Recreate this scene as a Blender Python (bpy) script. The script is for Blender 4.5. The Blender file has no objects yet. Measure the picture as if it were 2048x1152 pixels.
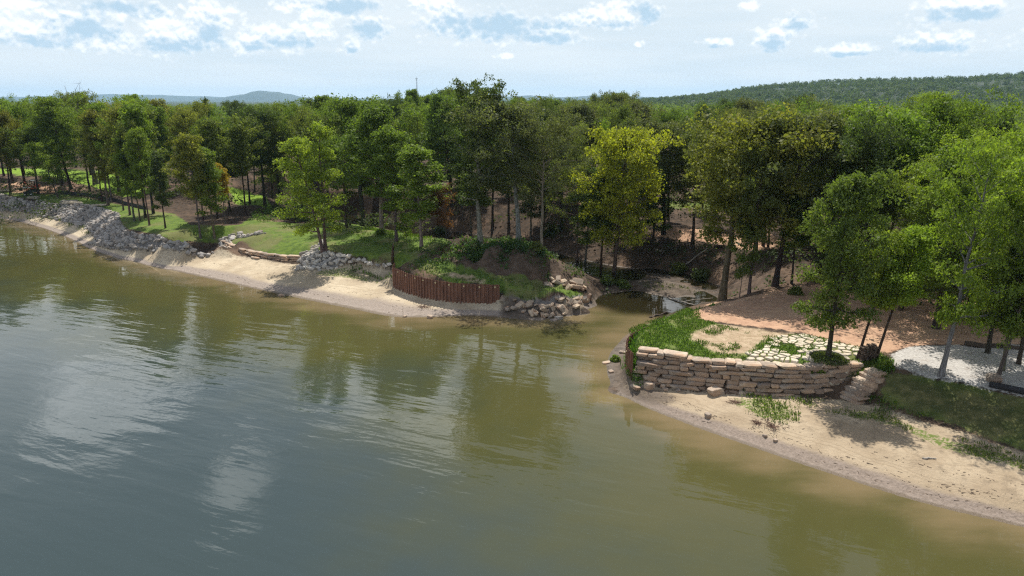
import bpy, bmesh, math, random
import numpy as np
from mathutils import Vector, Matrix, noise as mnoise
from mathutils.bvhtree import BVHTree
from mathutils.geometry import delaunay_2d_cdt

C = bpy.context.scene.collection
R = math.radians
random.seed(7)
rng = np.random.default_rng(7)

# ------------------------------------------------------------------ camera, sky, sun, exposure
F = 1400.0                       # focal length in pixels of a 2048 wide frame
CAMZ = 22.0
PITCH = math.atan((576 - 200) / F)
cam = bpy.data.cameras.new('camera')
cam.sensor_width = 36.0
cam.lens = 36.0 * F / 2048.0
cam.clip_end = 30000
cam.clip_start = 0.5
camo = bpy.data.objects.new('camera', cam)
C.objects.link(camo)
camo.location = (0, 0, CAMZ)
camo.rotation_euler = (math.pi / 2 - PITCH, 0, 0)
bpy.context.scene.camera = camo

SUN_EL, SUN_AZ = R(62), R(4)     # azimuth measured from +Y towards +X
sun = bpy.data.lights.new('sun', 'SUN')
sun.energy = 5.0
sun.angle = R(0.53)
sun.color = (1.0, 0.955, 0.88)
suno = bpy.data.objects.new('sun', sun)
C.objects.link(suno)
sdir = Vector((math.sin(SUN_AZ) * math.cos(SUN_EL), math.cos(SUN_AZ) * math.cos(SUN_EL), math.sin(SUN_EL)))
suno.rotation_euler = sdir.to_track_quat('Z', 'Y').to_euler()

sc = bpy.context.scene
sc.view_settings.view_transform = 'Standard'
sc.view_settings.look = 'None'
sc.view_settings.exposure = 0.27
sc.view_settings.gamma = 1
sc.cycles.max_bounces = 8
sc.cycles.transparent_max_bounces = 8
sc.cycles.volume_bounces = 1
sc.cycles.use_denoising = False
sc.cycles.sample_clamp_indirect = 3.0
sc.cycles.pixel_filter_type = 'BLACKMAN_HARRIS'
sc.cycles.filter_width = 1.25

class NT:
    """small helper to write node trees"""
    def __init__(s, tree):
        s.t = tree; s.L = tree.links
    def n(s, typ, **kw):
        nd = s.t.nodes.new(typ)
        for k, v in kw.items(): setattr(nd, k, v)
        return nd
    def put(s, sock, v):
        if isinstance(v, bpy.types.NodeSocket): s.L.new(v, sock)
        elif v is not None: sock.default_value = v
    def m(s, op, a, b=None, c=None, clamp=False):
        nd = s.n('ShaderNodeMath', operation=op, use_clamp=clamp)
        for i, v in enumerate((a, b, c)):
            if v is not None: s.put(nd.inputs[i], v)
        return nd.outputs[0]
    def vm(s, op, a, b=None):
        nd = s.n('ShaderNodeVectorMath', operation=op)
        s.put(nd.inputs[0], a)
        if b is not None: s.put(nd.inputs[1], b)
        return nd.outputs['Value'] if op in ('LENGTH', 'DOT_PRODUCT', 'DISTANCE') else nd.outputs[0]
    def mix(s, f, a, b, blend='MIX'):
        nd = s.n('ShaderNodeMix', data_type='RGBA', blend_type=blend, clamp_factor=True)
        s.put(nd.inputs['Factor'], f)
        A = [i for i in nd.inputs if i.name == 'A' and i.type == 'RGBA'][0]
        B = [i for i in nd.inputs if i.name == 'B' and i.type == 'RGBA'][0]
        s.put(A, c4(a)); s.put(B, c4(b))
        return [o for o in nd.outputs if o.type == 'RGBA'][0]
    def noise(s, vec, scale, detail=4, rough=0.55, dist=0.0, dims='3D'):
        nd = s.n('ShaderNodeTexNoise', noise_dimensions=dims)
        if vec is not None: s.L.new(vec, nd.inputs['Vector'])
        nd.inputs['Scale'].default_value = scale
        nd.inputs['Detail'].default_value = detail
        nd.inputs['Roughness'].default_value = rough
        nd.inputs['Distortion'].default_value = dist
        return nd.outputs['Fac']
    def ss(s, v, lo, hi, a=0.0, b=1.0):
        nd = s.n('ShaderNodeMapRange', interpolation_type='SMOOTHSTEP')
        s.put(nd.inputs['Value'], v)
        nd.inputs['From Min'].default_value = lo; nd.inputs['From Max'].default_value = hi
        nd.inputs['To Min'].default_value = a; nd.inputs['To Max'].default_value = b
        return nd.outputs[0]
    def attr(s, name, out='Fac'):
        nd = s.n('ShaderNodeAttribute', attribute_name=name)
        return nd.outputs[out]

def c4(v):
    if isinstance(v, (tuple, list)) and len(v) == 3: return (*v, 1.0)
    return v

def pix_angles(px, py):
    d = Vector((0, math.cos(PITCH), -math.sin(PITCH))) + Vector((1, 0, 0)) * ((px - 1024) / F) \
        + Vector((0, math.sin(PITCH), math.cos(PITCH))) * ((576 - py) / F)
    d.normalize()
    return math.degrees(math.atan2(d.x, d.y)), math.degrees(math.asin(d.z)), d

world = bpy.data.worlds.new('World')
sc.world = world
world.use_nodes = True
wt = NT(world.node_tree)
world.node_tree.nodes.clear()
geo = wt.n('ShaderNodeTexCoord')
sep = wt.n('ShaderNodeSeparateXYZ')
wt.L.new(geo.outputs['Generated'], sep.inputs[0])
az = wt.m('MULTIPLY', wt.m('ARCTAN2', sep.outputs[0], sep.outputs[1]), 57.2958)
el = wt.m('MULTIPLY', wt.m('ARCSINE', sep.outputs[2]), 57.2958)
sky = wt.n('ShaderNodeTexSky', sky_type='NISHITA')
sky.sun_disc = False
sky.sun_elevation = SUN_EL
sky.sun_rotation = SUN_AZ
sky.altitude = 150; sky.air_density = 1.0; sky.dust_density = 2.0; sky.ozone_density = 1.0
# clouds: (azimuth, elevation, half width, half height) in degrees of sky
CL = []
def cl(px, py, w, h, k=0.0):
    a, e, _ = pix_angles(px, py)
    CL.append((a, e, w * 0.0385, h * 0.0385, k))
for q in [(60, 62, 90, 34), (150, 40, 90, 34), (215, 78, 80, 26), (345, 78, 80, 40), (330, 45, 60, 30), (420, 40, 70, 50), (500, 82, 60, 28), (560, 72, 70, 36), (620, 60, 60, 26), (700, 94, 36, 14), (740, 55, 60, 36),
          (660, 15, 130, 26), (900, 45, 80, 44), (985, 55, 150, 40), (1100, 62, 70, 26), (1150, 40, 60, 22), (1230, 28, 90, 34), (870, 10, 60, 30), (1440, 86, 50, 12),
          (1545, 75, 50, 34), (1590, 44, 50, 20), (1500, 10, 24, 14), (1700, 98, 70, 16), (1885, 84, 85, 26),
          (1920, 18, 95, 26), (1280, 88, 18, 8), (1005, 112, 34, 7), (25, 18, 70, 30), (250, 20, 90, 24),
          (-150, 60, 120, 40), (2250, 60, 140, 40)]:
    cl(*q)
# their shaded undersides
SH = []
for px, py, w, h in [(985, 52, 165, 34), (1085, 78, 90, 14), (735, 58, 52, 22), (690, 12, 80, 20), (350, 92, 70, 16), (425, 72, 34, 32), (170, 58, 60, 26), (70, 84, 60, 12), (590, 86, 62, 16), (515, 95, 34, 10),
                     (702, 102, 16, 7), (1292, 26, 34, 26), (1225, 50, 50, 8), (1545, 90, 30, 18), (1597, 48, 24, 15), (1925, 32, 78, 14), (1872, 96, 76, 11), (1700, 109, 50, 6), (1430, 94, 20, 5), (230, 14, 80, 14),
                     (-150, 80, 110, 20), (2250, 80, 130, 20)]:
    a, e, _ = pix_angles(px, py)
    SH.append((a, e, w * 0.051, h * 0.049, 0.0))
# clouds above the frame (they show in the water)
HI = []
for a, e, w, h in [(-24, 28, 5.5, 4.0), (-14, 22.5, 8, 3.2), (-6, 25.5, 6, 3.2), (-33, 21, 7, 4.2), (-4, 14, 8, 3), (-20, 14, 7, 2.6), (8, 17, 5, 2.0), (22, 13, 9, 2.8),
                   (30, 25, 8, 4), (-55, 22, 14, 6), (60, 24, 14, 6), (110, 26, 20, 6), (-120, 24, 22, 6)]:
    HI.append((a, e, w, h, 0.0))

def dist_field(v, lst, k):
    acc = None
    for a, e, w, h, _ in lst:
        L = wt.vm('LENGTH', wt.vm('MULTIPLY', wt.vm('SUBTRACT', v, (a, e, 0)), (1 / w, 1 / h, 0)))
        acc = L if acc is None else wt.m('SMOOTH_MIN', acc, L, k)
    return acc
gv = wt.n('ShaderNodeCombineXYZ'); wt.put(gv.inputs[0], az); wt.put(gv.inputs[1], el); gv = gv.outputs[0]
K = 10.0                       # background strength is 0.1
def background(color):
    b_ = wt.n('ShaderNodeBackground'); b_.inputs[1].default_value = 0.1
    wt.put(b_.inputs[0], c4(color)); return b_.outputs[0]
def mixsh(f, a, b):
    nd = wt.n('ShaderNodeMixShader'); wt.put(nd.inputs[0], f); wt.L.new(a, nd.inputs[1]); wt.L.new(b, nd.inputs[2]); return nd.outputs[0]
# low sky: pale haze with heaped clouds, sunlit puffs and blue grey undersides
nv = wt.vm('MULTIPLY', gv, (1.0, 1.25, 1.0))
def puff(shift):
    q = wt.vm('ADD', nv, shift)
    f1 = wt.noise(q, 0.60, 7, 0.58, 0.15, '2D')
    f2 = wt.n('ShaderNodeTexVoronoi', feature='SMOOTH_F1', voronoi_dimensions='2D'); wt.L.new(q, f2.inputs['Vector'])
    f2.inputs['Scale'].default_value = 1.25; f2.inputs['Detail'].default_value = 2; f2.inputs['Roughness'].default_value = 0.5
    f2.inputs['Smoothness'].default_value = 0.6
    return wt.m('ADD', wt.m('MULTIPLY', wt.m('SUBTRACT', f1, 0.5), 1.2), wt.m('MULTIPLY', wt.m('SUBTRACT', 0.42, f2.outputs['Distance']), 0.5))
N0 = puff((0, 0, 0)); N1 = puff((0.06, 0.30, 0))
D0 = wt.m('ADD', wt.m('MAXIMUM', wt.m('SUBTRACT', 1.0, dist_field(gv, CL, 0.3)), -1.0), N0)
S0 = wt.m('ADD', wt.m('MAXIMUM', wt.m('SUBTRACT', 1.0, dist_field(gv, SH, 0.3)), -1.0), wt.m('MULTIPLY', N0, 0.8))
relief = wt.m('SUBTRACT', N0, N1)
alpha = wt.ss(wt.m('MAXIMUM', D0, wt.m('SUBTRACT', S0, 0.1)), -0.10, 0.50)
shade = wt.m('MULTIPLY', wt.ss(wt.m('SUBTRACT', S0, wt.m('MULTIPLY', relief, 1.1)), -0.20, 0.72), 0.92)
white = wt.mix(wt.ss(wt.m('ADD', relief, wt.m('MULTIPLY', D0, 0.12)), -0.24, 0.16), (0.74 * K, 0.81 * K, 0.86 * K), (0.93 * K, 0.945 * K, 0.955 * K))
cloudcol = wt.mix(shade, white, (0.39 * K, 0.56 * K, 0.70 * K))
veil = wt.noise(wt.vm('MULTIPLY', geo.outputs['Generated'], (3, 3, 26)), 1.0, 4, 0.6)
lowbase = wt.mix(wt.ss(veil, 0.3, 0.7), (0.61 * K, 0.70 * K, 0.76 * K), (0.70 * K, 0.765 * K, 0.805 * K))
low = background(wt.mix(wt.m('MULTIPLY', alpha, 0.92), lowbase, cloudcol))
# high sky: bluer, with broad soft clouds
hn = wt.noise(wt.vm('MULTIPLY', geo.outputs['Generated'], (1, 1, 1.8)), 4.5, 5, 0.58)
HD = wt.m('ADD', wt.m('SUBTRACT', 1.0, dist_field(gv, HI, 0.3)), wt.m('MULTIPLY', wt.m('SUBTRACT', hn, 0.5), 2.2))
HD = wt.m('MAXIMUM', HD, wt.m('MULTIPLY', wt.m('SUBTRACT', hn, wt.ss(el, 20.0, 45.0, 0.60, 0.72)), 3.0))
hal = wt.ss(HD, 0.05, 0.6)
hz = wt.ss(el, 11.0, 31.0)
hbase = wt.mix(wt.m('MULTIPLY', hz, 0.85), (0.95 * K, 0.99 * K, 1.02 * K), sky.outputs[0])
hcl = wt.mix(wt.ss(HD, 0.5, 1.2), (1.9 * K, 1.95 * K, 2.0 * K), (1.1 * K, 1.18 * K, 1.25 * K))
high = background(wt.mix(wt.m('MULTIPLY', hal, 0.9), hbase, hcl))
below = background((0.25 * K, 0.28 * K, 0.27 * K))
upper = mixsh(wt.m('GREATER_THAN', el, 9.0), low, high)
sh_ = mixsh(wt.m('LESS_THAN', el, -0.6), upper, below)
wo = wt.n('ShaderNodeOutputWorld')
wt.L.new(sh_, wo.inputs[0])
world.cycles.sampling_method = 'NONE'

# ------------------------------------------------------------------ helpers
def tag(o, label=None, cat=None, group=None, kind=None):
    if label: o['label'] = label
    if cat: o['category'] = cat
    if group: o['group'] = group
    if kind: o['kind'] = kind
    return o

def empty(name, loc, label, cat, group=None, rot=(0, 0, 0), scale=(1, 1, 1)):
    o = bpy.data.objects.new(name, None)
    o.empty_display_size = 0.2
    C.objects.link(o)
    o.location = loc; o.rotation_euler = rot; o.scale = scale
    return tag(o, label, cat, group)

def link(name, me, parent=None, mats=None):
    o = bpy.data.objects.new(name, me)
    C.objects.link(o)
    if parent is not None: o.parent = parent
    if mats is not None:
        for m in (mats if isinstance(mats, (list, tuple)) else [mats]): me.materials.append(m)
    return o

def mesh_np(name, verts, faces, attrs=None, smooth=False):
    """verts (n,3); faces (m,k) int array"""
    me = bpy.data.meshes.new(name)
    verts = np.asarray(verts, dtype=np.float32); faces = np.asarray(faces, dtype=np.int32)
    n, (m, k) = len(verts), faces.shape
    me.vertices.add(n); me.vertices.foreach_set('co', verts.ravel())
    me.loops.add(m * k); me.loops.foreach_set('vertex_index', faces.ravel())
    me.polygons.add(m)
    me.polygons.foreach_set('loop_start', np.arange(0, m * k, k, dtype=np.int32))
    if smooth: me.polygons.foreach_set('use_smooth', np.ones(m, dtype=bool))
    me.update(calc_edges=True)
    for nm, arr in (attrs or {}).items():
        a = me.attributes.new(nm, 'FLOAT', 'POINT')
        a.data.foreach_set('value', np.asarray(arr, dtype=np.float32).ravel())
    me.validate()
    return me

class MB:
    """gathers triangles and quads into one mesh"""
    def __init__(s): s.v = []; s.f = []; s.n = 0
    def add(s, v, f):
        s.v.append(np.asarray(v, float)); s.f += [tuple(i + s.n for i in q) for q in f]; s.n += len(v)
    def box(s, c, d, rot=None):
        c = np.array(c, float); h = np.array(d, float) / 2
        p = np.array([[x, y, z] for x in (-1, 1) for y in (-1, 1) for z in (-1, 1)], float) * h
        if rot is not None: p = p @ np.array(rot.to_3x3().transposed() if hasattr(rot, 'to_3x3') else rot)
        s.add(p + c, [(0, 1, 3, 2), (4, 6, 7, 5), (0, 4, 5, 1), (2, 3, 7, 6), (0, 2, 6, 4), (1, 5, 7, 3)])
    def tube(s, pts, rad, n=8, cap=True):
        v, f = tube_np(pts, rad, n)
        f = [tuple(q) for q in f]
        if cap:
            f.append(tuple(range(n))[::-1]); m = len(v); f.append(tuple(range(m - n, m)))
        s.add(v, f)
    def mesh(s, name, smooth=False):
        me = bpy.data.meshes.new(name)
        me.from_pydata(np.concatenate(s.v).tolist(), [], s.f)
        if smooth: me.polygons.foreach_set('use_smooth', np.ones(len(me.polygons), dtype=bool))
        me.update()
        return me

def tube_np(pts, rad, n=7):
    pts = np.asarray(pts, float); rad = np.asarray(rad, float)
    t = np.gradient(pts, axis=0); t /= np.linalg.norm(t, axis=1)[:, None] + 1e-9
    ref = np.array([0.31, 0.95, 0.05]) if abs(t[0][2]) > 0.7 else np.array([0, 0, 1.0])
    a = np.cross(t, ref); a /= np.linalg.norm(a, axis=1)[:, None] + 1e-9
    b = np.cross(t, a)
    ang = np.arange(n) * 2 * math.pi / n
    v = pts[:, None] + rad[:, None, None] * (np.cos(ang)[None, :, None] * a[:, None] + np.sin(ang)[None, :, None] * b[:, None])
    k = len(pts)
    f = []
    for i in range(k - 1):
        for j in range(n):
            f.append((i * n + j, i * n + (j + 1) % n, (i + 1) * n + (j + 1) % n, (i + 1) * n + j))
    return v.reshape(-1, 3), np.array(f)

def ray(px, py):
    return pix_angles(px, py)[2]

def P(px, py, z):
    d = ray(px, py); t = (z - CAMZ) / d.z
    return (d.x * t, d.y * t)

def resample(pts, step=1.5):
    """pts list of (x,y,z) -> dense"""
    out = []
    for a, b in zip(pts[:-1], pts[1:]):
        a = np.array(a); b = np.array(b)
        n = max(1, int(np.linalg.norm(b[:2] - a[:2]) / step))
        for i in range(n): out.append(tuple(a + (b - a) * i / n))
    out.append(tuple(pts[-1]))
    return out

def in_poly(x, y, poly):
    inside = np.zeros(x.shape, bool)
    n = len(poly); j = n - 1
    for i in range(n):
        xi, yi = poly[i]; xj, yj = poly[j]
        c = ((yi > y) != (yj > y)) & (x < (xj - xi) * (y - yi) / (yj - yi + 1e-12) + xi)
        inside ^= c; j = i
    return inside
def smooth_path(pts, it=2):
    pts = [np.array(p, float) for p in pts]
    for _ in range(it):
        q = [pts[0]]
        for a, b in zip(pts[:-1], pts[1:]): q += [a * .75 + b * .25, a * .25 + b * .75]
        q.append(pts[-1]); pts = q
    return pts

def offset_path(pts, d):
    """2-d offset to the left of travel"""
    p = np.array([q[:2] for q in pts], float)
    t = np.gradient(p, axis=0); t /= np.linalg.norm(t, axis=1)[:, None] + 1e-9
    nrm = np.stack([-t[:, 1], t[:, 0]], 1)
    return p + nrm * d

# ------------------------------------------------------------------ materials
def mat(name):
    m = bpy.data.materials.new(name); m.use_nodes = True
    m.node_tree.nodes.clear()
    t = NT(m.node_tree)
    out = t.n('ShaderNodeOutputMaterial')
    return m, t, out

def principled(t, out, color, rough=0.9, bump=None, bump_d=0.05, spec=0.3, metal=0.0):
    b = t.n('ShaderNodeBsdfPrincipled')
    t.put(b.inputs['Base Color'], c4(color)); t.put(b.inputs['Roughness'], rough)
    b.inputs['Specular IOR Level'].default_value = spec
    b.inputs['Metallic'].default_value = metal
    if bump is not None:
        bp = t.n('ShaderNodeBump'); bp.inputs['Distance'].default_value = bump_d; bp.inputs['Strength'].default_value = 1.0
        t.put(bp.inputs['Height'], bump); t.L.new(bp.outputs[0], b.inputs['Normal'])
    t.L.new(b.outputs[0], out.inputs[0])
    return b

def pos(t):
    return t.n('ShaderNodeNewGeometry').outputs['Position']
def objc(t):
    return t.n('ShaderNodeTexCoord').outputs['Object']

def simple(name, c1, c2, scale, rough=0.9, bump_d=0.03, detail=5, obj=True, spec=0.3, metal=0.0, vary=0.0):
    m, t, out = mat(name)
    v = objc(t) if obj else pos(t)
    n = t.noise(v, scale, detail, 0.6)
    c = t.mix(t.ss(n, 0.3, 0.7), c1, c2)
    if vary:
        oi = t.n('ShaderNodeObjectInfo')
        c = t.mix(1.0, c, t.mix(oi.outputs['Random'], (1 - vary,) * 3, (1 + vary,) * 3), 'MULTIPLY')
    principled(t, out, c, rough, n, bump_d, spec, metal)
    return m

def leaf_material():
    m, t, out = mat('foliage')
    oi = t.n('ShaderNodeObjectInfo')
    tint = t.attr('tint')
    hue = t.attr('hue')
    c = t.mix(1.0, oi.outputs['Color'], t.mix(tint, (0.62, 0.66, 0.62), (1.42, 1.36, 1.25)), 'MULTIPLY')
    c = t.mix(t.ss(hue, 0.55, 1.0, 0.0, 0.24), c, t.mix(1.0, c, (1.5, 1.12, 0.55), 'MULTIPLY'))
    d = t.n('ShaderNodeBsdfDiffuse'); t.L.new(c, d.inputs[0])
    tr = t.n('ShaderNodeBsdfTranslucent')
    t.L.new(t.mix(1.0, c, (1.38, 1.52, 0.75), 'MULTIPLY'), tr.inputs[0])
    g = t.n('ShaderNodeBsdfGlossy'); g.inputs['Roughness'].default_value = 0.6
    g.inputs['Color'].default_value = (0.8, 0.85, 0.8, 1)
    m1 = t.n('ShaderNodeMixShader'); m1.inputs[0].default_value = 0.46
    t.L.new(d.outputs[0], m1.inputs[1]); t.L.new(tr.outputs[0], m1.inputs[2])
    m2 = t.n('ShaderNodeMixShader'); m2.inputs[0].default_value = 0.022
    t.L.new(m1.outputs[0], m2.inputs[1]); t.L.new(g.outputs[0], m2.inputs[2])
    t.L.new(m2.outputs[0], out.inputs[0])
    return m
LEAF = leaf_material()

def bark_material():
    m, t, out = mat('bark')
    oi = t.n('ShaderNodeObjectInfo')
    v = t.vm('MULTIPLY', objc(t), (1, 1, 0.22))
    n = t.noise(v, 7.0, 6, 0.65)
    n2 = t.noise(objc(t), 0.9, 3, 0.5)
    c = t.mix(1.0, oi.outputs['Color'], t.mix(t.ss(n, 0.3, 0.72), (0.45, 0.45, 0.45), (1.35, 1.35, 1.35)), 'MULTIPLY')
    c = t.mix(t.ss(n2, 0.52, 0.7, 0, 0.5), c, (0.06, 0.07, 0.035))
    principled(t, out, c, 0.95, n, 0.05, 0.15)
    return m
BARK = bark_material()

STONE = None
def stone_material(name, a, b, c_, dark, bump=0.04):
    m, t, out = mat(name)
    oi = t.n('ShaderNodeObjectInfo')
    v = t.n('ShaderNodeTexCoord').outputs['Object']
    sh = t.vm('ADD', v, t.vm('SCALE', t.n('ShaderNodeCombineXYZ').outputs[0]))
    n = t.noise(v, 2.2, 6, 0.65); n2 = t.noise(v, 11.0, 5, 0.6); n3 = t.noise(v, 0.7, 2, 0.5)
    c = t.mix(t.ss(n, 0.35, 0.68), a, b)
    c = t.mix(t.ss(n3, 0.45, 0.65, 0, 0.8), c, c_)
    c = t.mix(t.ss(n2, 0.56, 0.74, 0, 0.7), c, dark)
    c = t.mix(1.0, c, t.mix(oi.outputs['Random'], (0.62, 0.63, 0.65), (1.25, 1.20, 1.12)), 'MULTIPLY')
    rp = t.attr('tone')
    principled(t, out, t.mix(rp, c, t.mix(1.0, c, (0.62, 0.58, 0.55), 'MULTIPLY')), 0.92, t.m('ADD', n, t.m('MULTIPLY', n2, 0.35)), bump, 0.2)
    return m
SANDSTONE = stone_material('sandstone', (0.325, 0.26, 0.205), (0.48, 0.405, 0.33), (0.36, 0.24, 0.16), (0.13, 0.105, 0.082), 0.07)
FLAG = stone_material('pale_flagstone', (0.40, 0.36, 0.29), (0.53, 0.49, 0.41), (0.42, 0.35, 0.26), (0.22, 0.19, 0.14), 0.03)
RIPRAP = stone_material('limestone_riprap', (0.43, 0.405, 0.37), (0.60, 0.565, 0.52), (0.46, 0.40, 0.335), (0.20, 0.19, 0.175), 0.03)
RUBBLE = stone_material('rubble_stone', (0.36, 0.28, 0.205), (0.52, 0.43, 0.33), (0.40, 0.25, 0.165), (0.13, 0.11, 0.09), 0.03)

# ------------------------------------------------------------------ terrain
PTS = []          # (x, y, z)
def line(pix, z, step=1.5):
    """pixel polyline -> plan breakline; z a number or one number per vertex"""
    zs = z if isinstance(z, (list, tuple)) else [z] * len(pix)
    w = [(*P(px, py, zz), zz) for (px, py), zz in zip(pix, zs)]
    q = resample(w, step)
    PTS.extend(q)
    return w

WATER_L = [(-420, 368), (-150, 408), (0, 437), (40, 443), (90, 457), (130, 472), (165, 489), (200, 502), (250, 518), (300, 530), (400, 553), (500, 575), (600, 597),
           (700, 617), (760, 630), (800, 635), (860, 634), (940, 631), (1000, 634), (1060, 640), (1100, 640), (1140, 632), (1165, 622), (1195, 612), (1182, 601), (1196, 590),
           (1240, 584), (1258, 574)]
WATER_R = [(1443, 601), (1400, 609), (1350, 624), (1300, 645), (1258, 662), (1240, 675), (1215, 705), (1206, 728), (1216, 762), (1250, 790), (1300, 815), (1400, 855), (1500, 890), (1600, 925),
           (1700, 958), (1800, 990), (1900, 1017), (2048, 1050), (2250, 1100)]
wl = line(WATER_L, 0.0); wr = line(WATER_R, 0.0)
SHORE = np.array([p[:2] for p in resample(wl, 1.5) + resample(wr, 1.5)])
# lake bed
for w, dx in ((wl[:24], 0.0), (wr[6:], -5.0)):
    for d, z in ((3.5, -0.35), (10.0, -1.2), (25.0, -3.0)):
        k = d / 10
        PTS.extend(resample([(p[0] + dx * k - (2.0 * k if dx == 0 else 0), p[1] - (9.0 if dx == 0 else 8.0) * k, z) for p in w], 3.0))
for x in np.linspace(-160, 40, 12): PTS.append((x, 20, -4)); PTS.append((x, -60, -5))
# creek
creek_near = line([(560, 416), (690, 441), (760, 456), (850, 474), (950, 486), (1050, 500), (1120, 528), (1170, 548), (1215, 562), (1258, 574)], 0.0)
creek_far = line([(560, 403), (690, 427), (760, 440), (850, 458), (960, 470), (1050, 487), (1130, 512), (1200, 528), (1290, 541), (1390, 556), (1440, 575), (1443, 601)], 0.0)
line([(560, 409), (690, 434), (760, 448), (850, 466), (955, 478), (1050, 494), (1125, 520), (1190, 538), (1240, 549)], -0.5)
line([(1300, 547), (1385, 562), (1432, 580)], -0.5)
line([(1220, 596), (1270, 595), (1330, 610), (1400, 600)], -0.45)
line([(1170, 640), (1210, 628), (1250, 620), (1330, 617)], -0.5)
line([(1195, 690), (1180, 660)], -0.4)
# sand bar in the creek
line([(1262, 566), (1290, 556), (1350, 565), (1400, 579), (1420, 590), (1392, 597), (1350, 598), (1300, 588), (1262, 576)], 0.03)
line([(1285, 566), (1340, 573), (1395, 587)], 0.42)
# left beach top / toe of the rock bank
toe1 = line([(-420, 358), (-150, 397), (0, 423), (60, 428), (130, 445), (180, 462), (196, 478)], [1.0] * 6 + [0.6])
line([(178, 487), (205, 494), (250, 503), (300, 504), (360, 506), (430, 512)], [0.35, 0.6, 0.9, 1.0, 1.0, 1.0])
top1 = line([(-420, 335), (-150, 365), (0, 388), (30, 395), (60, 401), (140, 407), (190, 412), (236, 428), (246, 455)], 3.2)
top2 = line([(246, 455), (275, 467), (330, 477), (380, 481), (437, 481)], 3.1)
# low stone wall
low_base = [(438, 492), (480, 512), (540, 523), (598, 526)]
LOWP = smooth_path([(*P(px, py, 1.0), 1.0) for px, py in low_base], 2)
PTS.extend([(p[0], p[1], 1.0) for p in offset_path(LOWP, -0.2)])
PTS.extend([(p[0], p[1], 1.75) for p in offset_path(LOWP, 0.8)])
line([(470, 478), (530, 470), (600, 480), (625, 492)], [2.9, 3.2, 3.1, 3.0])
# second rock bank
line([(592, 541), (640, 543), (700, 541), (783, 549)], 1.0)
line([(612, 513), (640, 500), (700, 507), (783, 515)], [2.4, 3.0, 3.1, 3.1])
# rusty sheet pile wall on the left
sp_base = [(786, 541), (787, 578), (820, 592), (870, 603), (930, 609), (1000, 608)]
SPZ = 0.6
SPP = smooth_path([(*P(px, py, SPZ), SPZ) for px, py in sp_base[1:]], 2)
SP_TOP = [3.3, 2.75]
def sp_top(i): return SP_TOP[0] + (SP_TOP[1] - SP_TOP[0]) * i / (len(SPP) - 1)
PTS.extend([(p[0], p[1], 0.5) for p in offset_path(SPP, -0.5)])
PTS.extend([(p[0], p[1], 0.5) for p in offset_path(SPP, 0.3)])
PTS.extend([(p[0], p[1], sp_top(i) - 0.15) for i, p in enumerate(offset_path(SPP, 0.95))])
line([(770, 575), (750, 560)], [0.75, 0.85])
line([(820, 520), (900, 533), (960, 545), (1010, 556), (1060, 565)], [3.25, 3.1, 3.0, 2.9, 2.5])
# bluff
line([(833, 513), (900, 524), (960, 535), (1000, 544), (1050, 554), (1095, 560), (1150, 588)], [3.3, 3.2, 3.1, 3.0, 2.8, 2.3, 1.3])
line([(828, 496), (870, 493), (930, 493), (1000, 496), (1050, 503), (1085, 511), (1120, 530), (1150, 549), (1178, 577)], [4.4, 5.0, 5.5, 5.6, 5.4, 5.0, 3.7, 2.6, 1.4])
line([(840, 478), (930, 478), (1000, 482), (1070, 497)], [4.4, 5.3, 5.4, 4.9])
line([(1005, 572), (1060, 580), (1120, 588), (1165, 600)], [2.4, 2.2, 1.9, 1.3])
line([(1005, 606), (1060, 615), (1110, 618), (1150, 612), (1180, 603)], [0.7, 0.6, 0.5, 0.45, 0.3])
line([(1195, 580), (1230, 568), (1210, 560), (1180, 556)], [0.5, 0.7, 0.9, 1.4])
# mound and lawn on the left
line([(700, 470), (763, 462), (815, 474)], [3.6, 4.0, 4.0])
line([(650, 498), (720, 490), (800, 500)], [3.1, 3.3, 3.5])
line([(300, 440), (400, 455), (500, 450), (600, 462), (680, 455)], [3.4, 3.5, 3.5, 3.6, 3.7])
line([(0, 378), (120, 390), (290, 420), (420, 435)], 3.5)
line([(520, 425), (600, 438), (680, 442)], [3.4, 2.6, 1.8])
line([(-300, 330), (0, 350), (150, 355), (300, 372), (420, 385), (520, 390)], [5, 5, 5, 5, 5, 4.6])
# far bank of the creek, forest floor
line([(600, 370), (690, 380), (850, 393), (1000, 405), (1130, 418), (1250, 435), (1350, 458), (1450, 478), (1510, 505)], [4.6, 4.6, 4.6, 4.5, 4.5, 4.3, 3.9, 3.7, 3.5])
line([(1500, 588), (1550, 570), (1620, 558), (1720, 560)], [2.9, 3.4, 3.6, 3.7])
line([(1470, 560), (1500, 545), (1540, 530)], [1.3, 2.3, 3.3])
line([(1455, 603), (1500, 594)], [2.2, 2.9])
line([(1600, 505), (1750, 515), (1900, 535), (2048, 550), (2300, 590)], [4.1, 4.2, 4.2, 4.2, 4.2])
for d, z in ((160, 5.4), (230, 6.2), (330, 7.0), (480, 7.5)):
    PTS.extend([(x, d + 0.0003 * x * x * 0.2, z) for x in np.arange(-420, 421, 20)])
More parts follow.
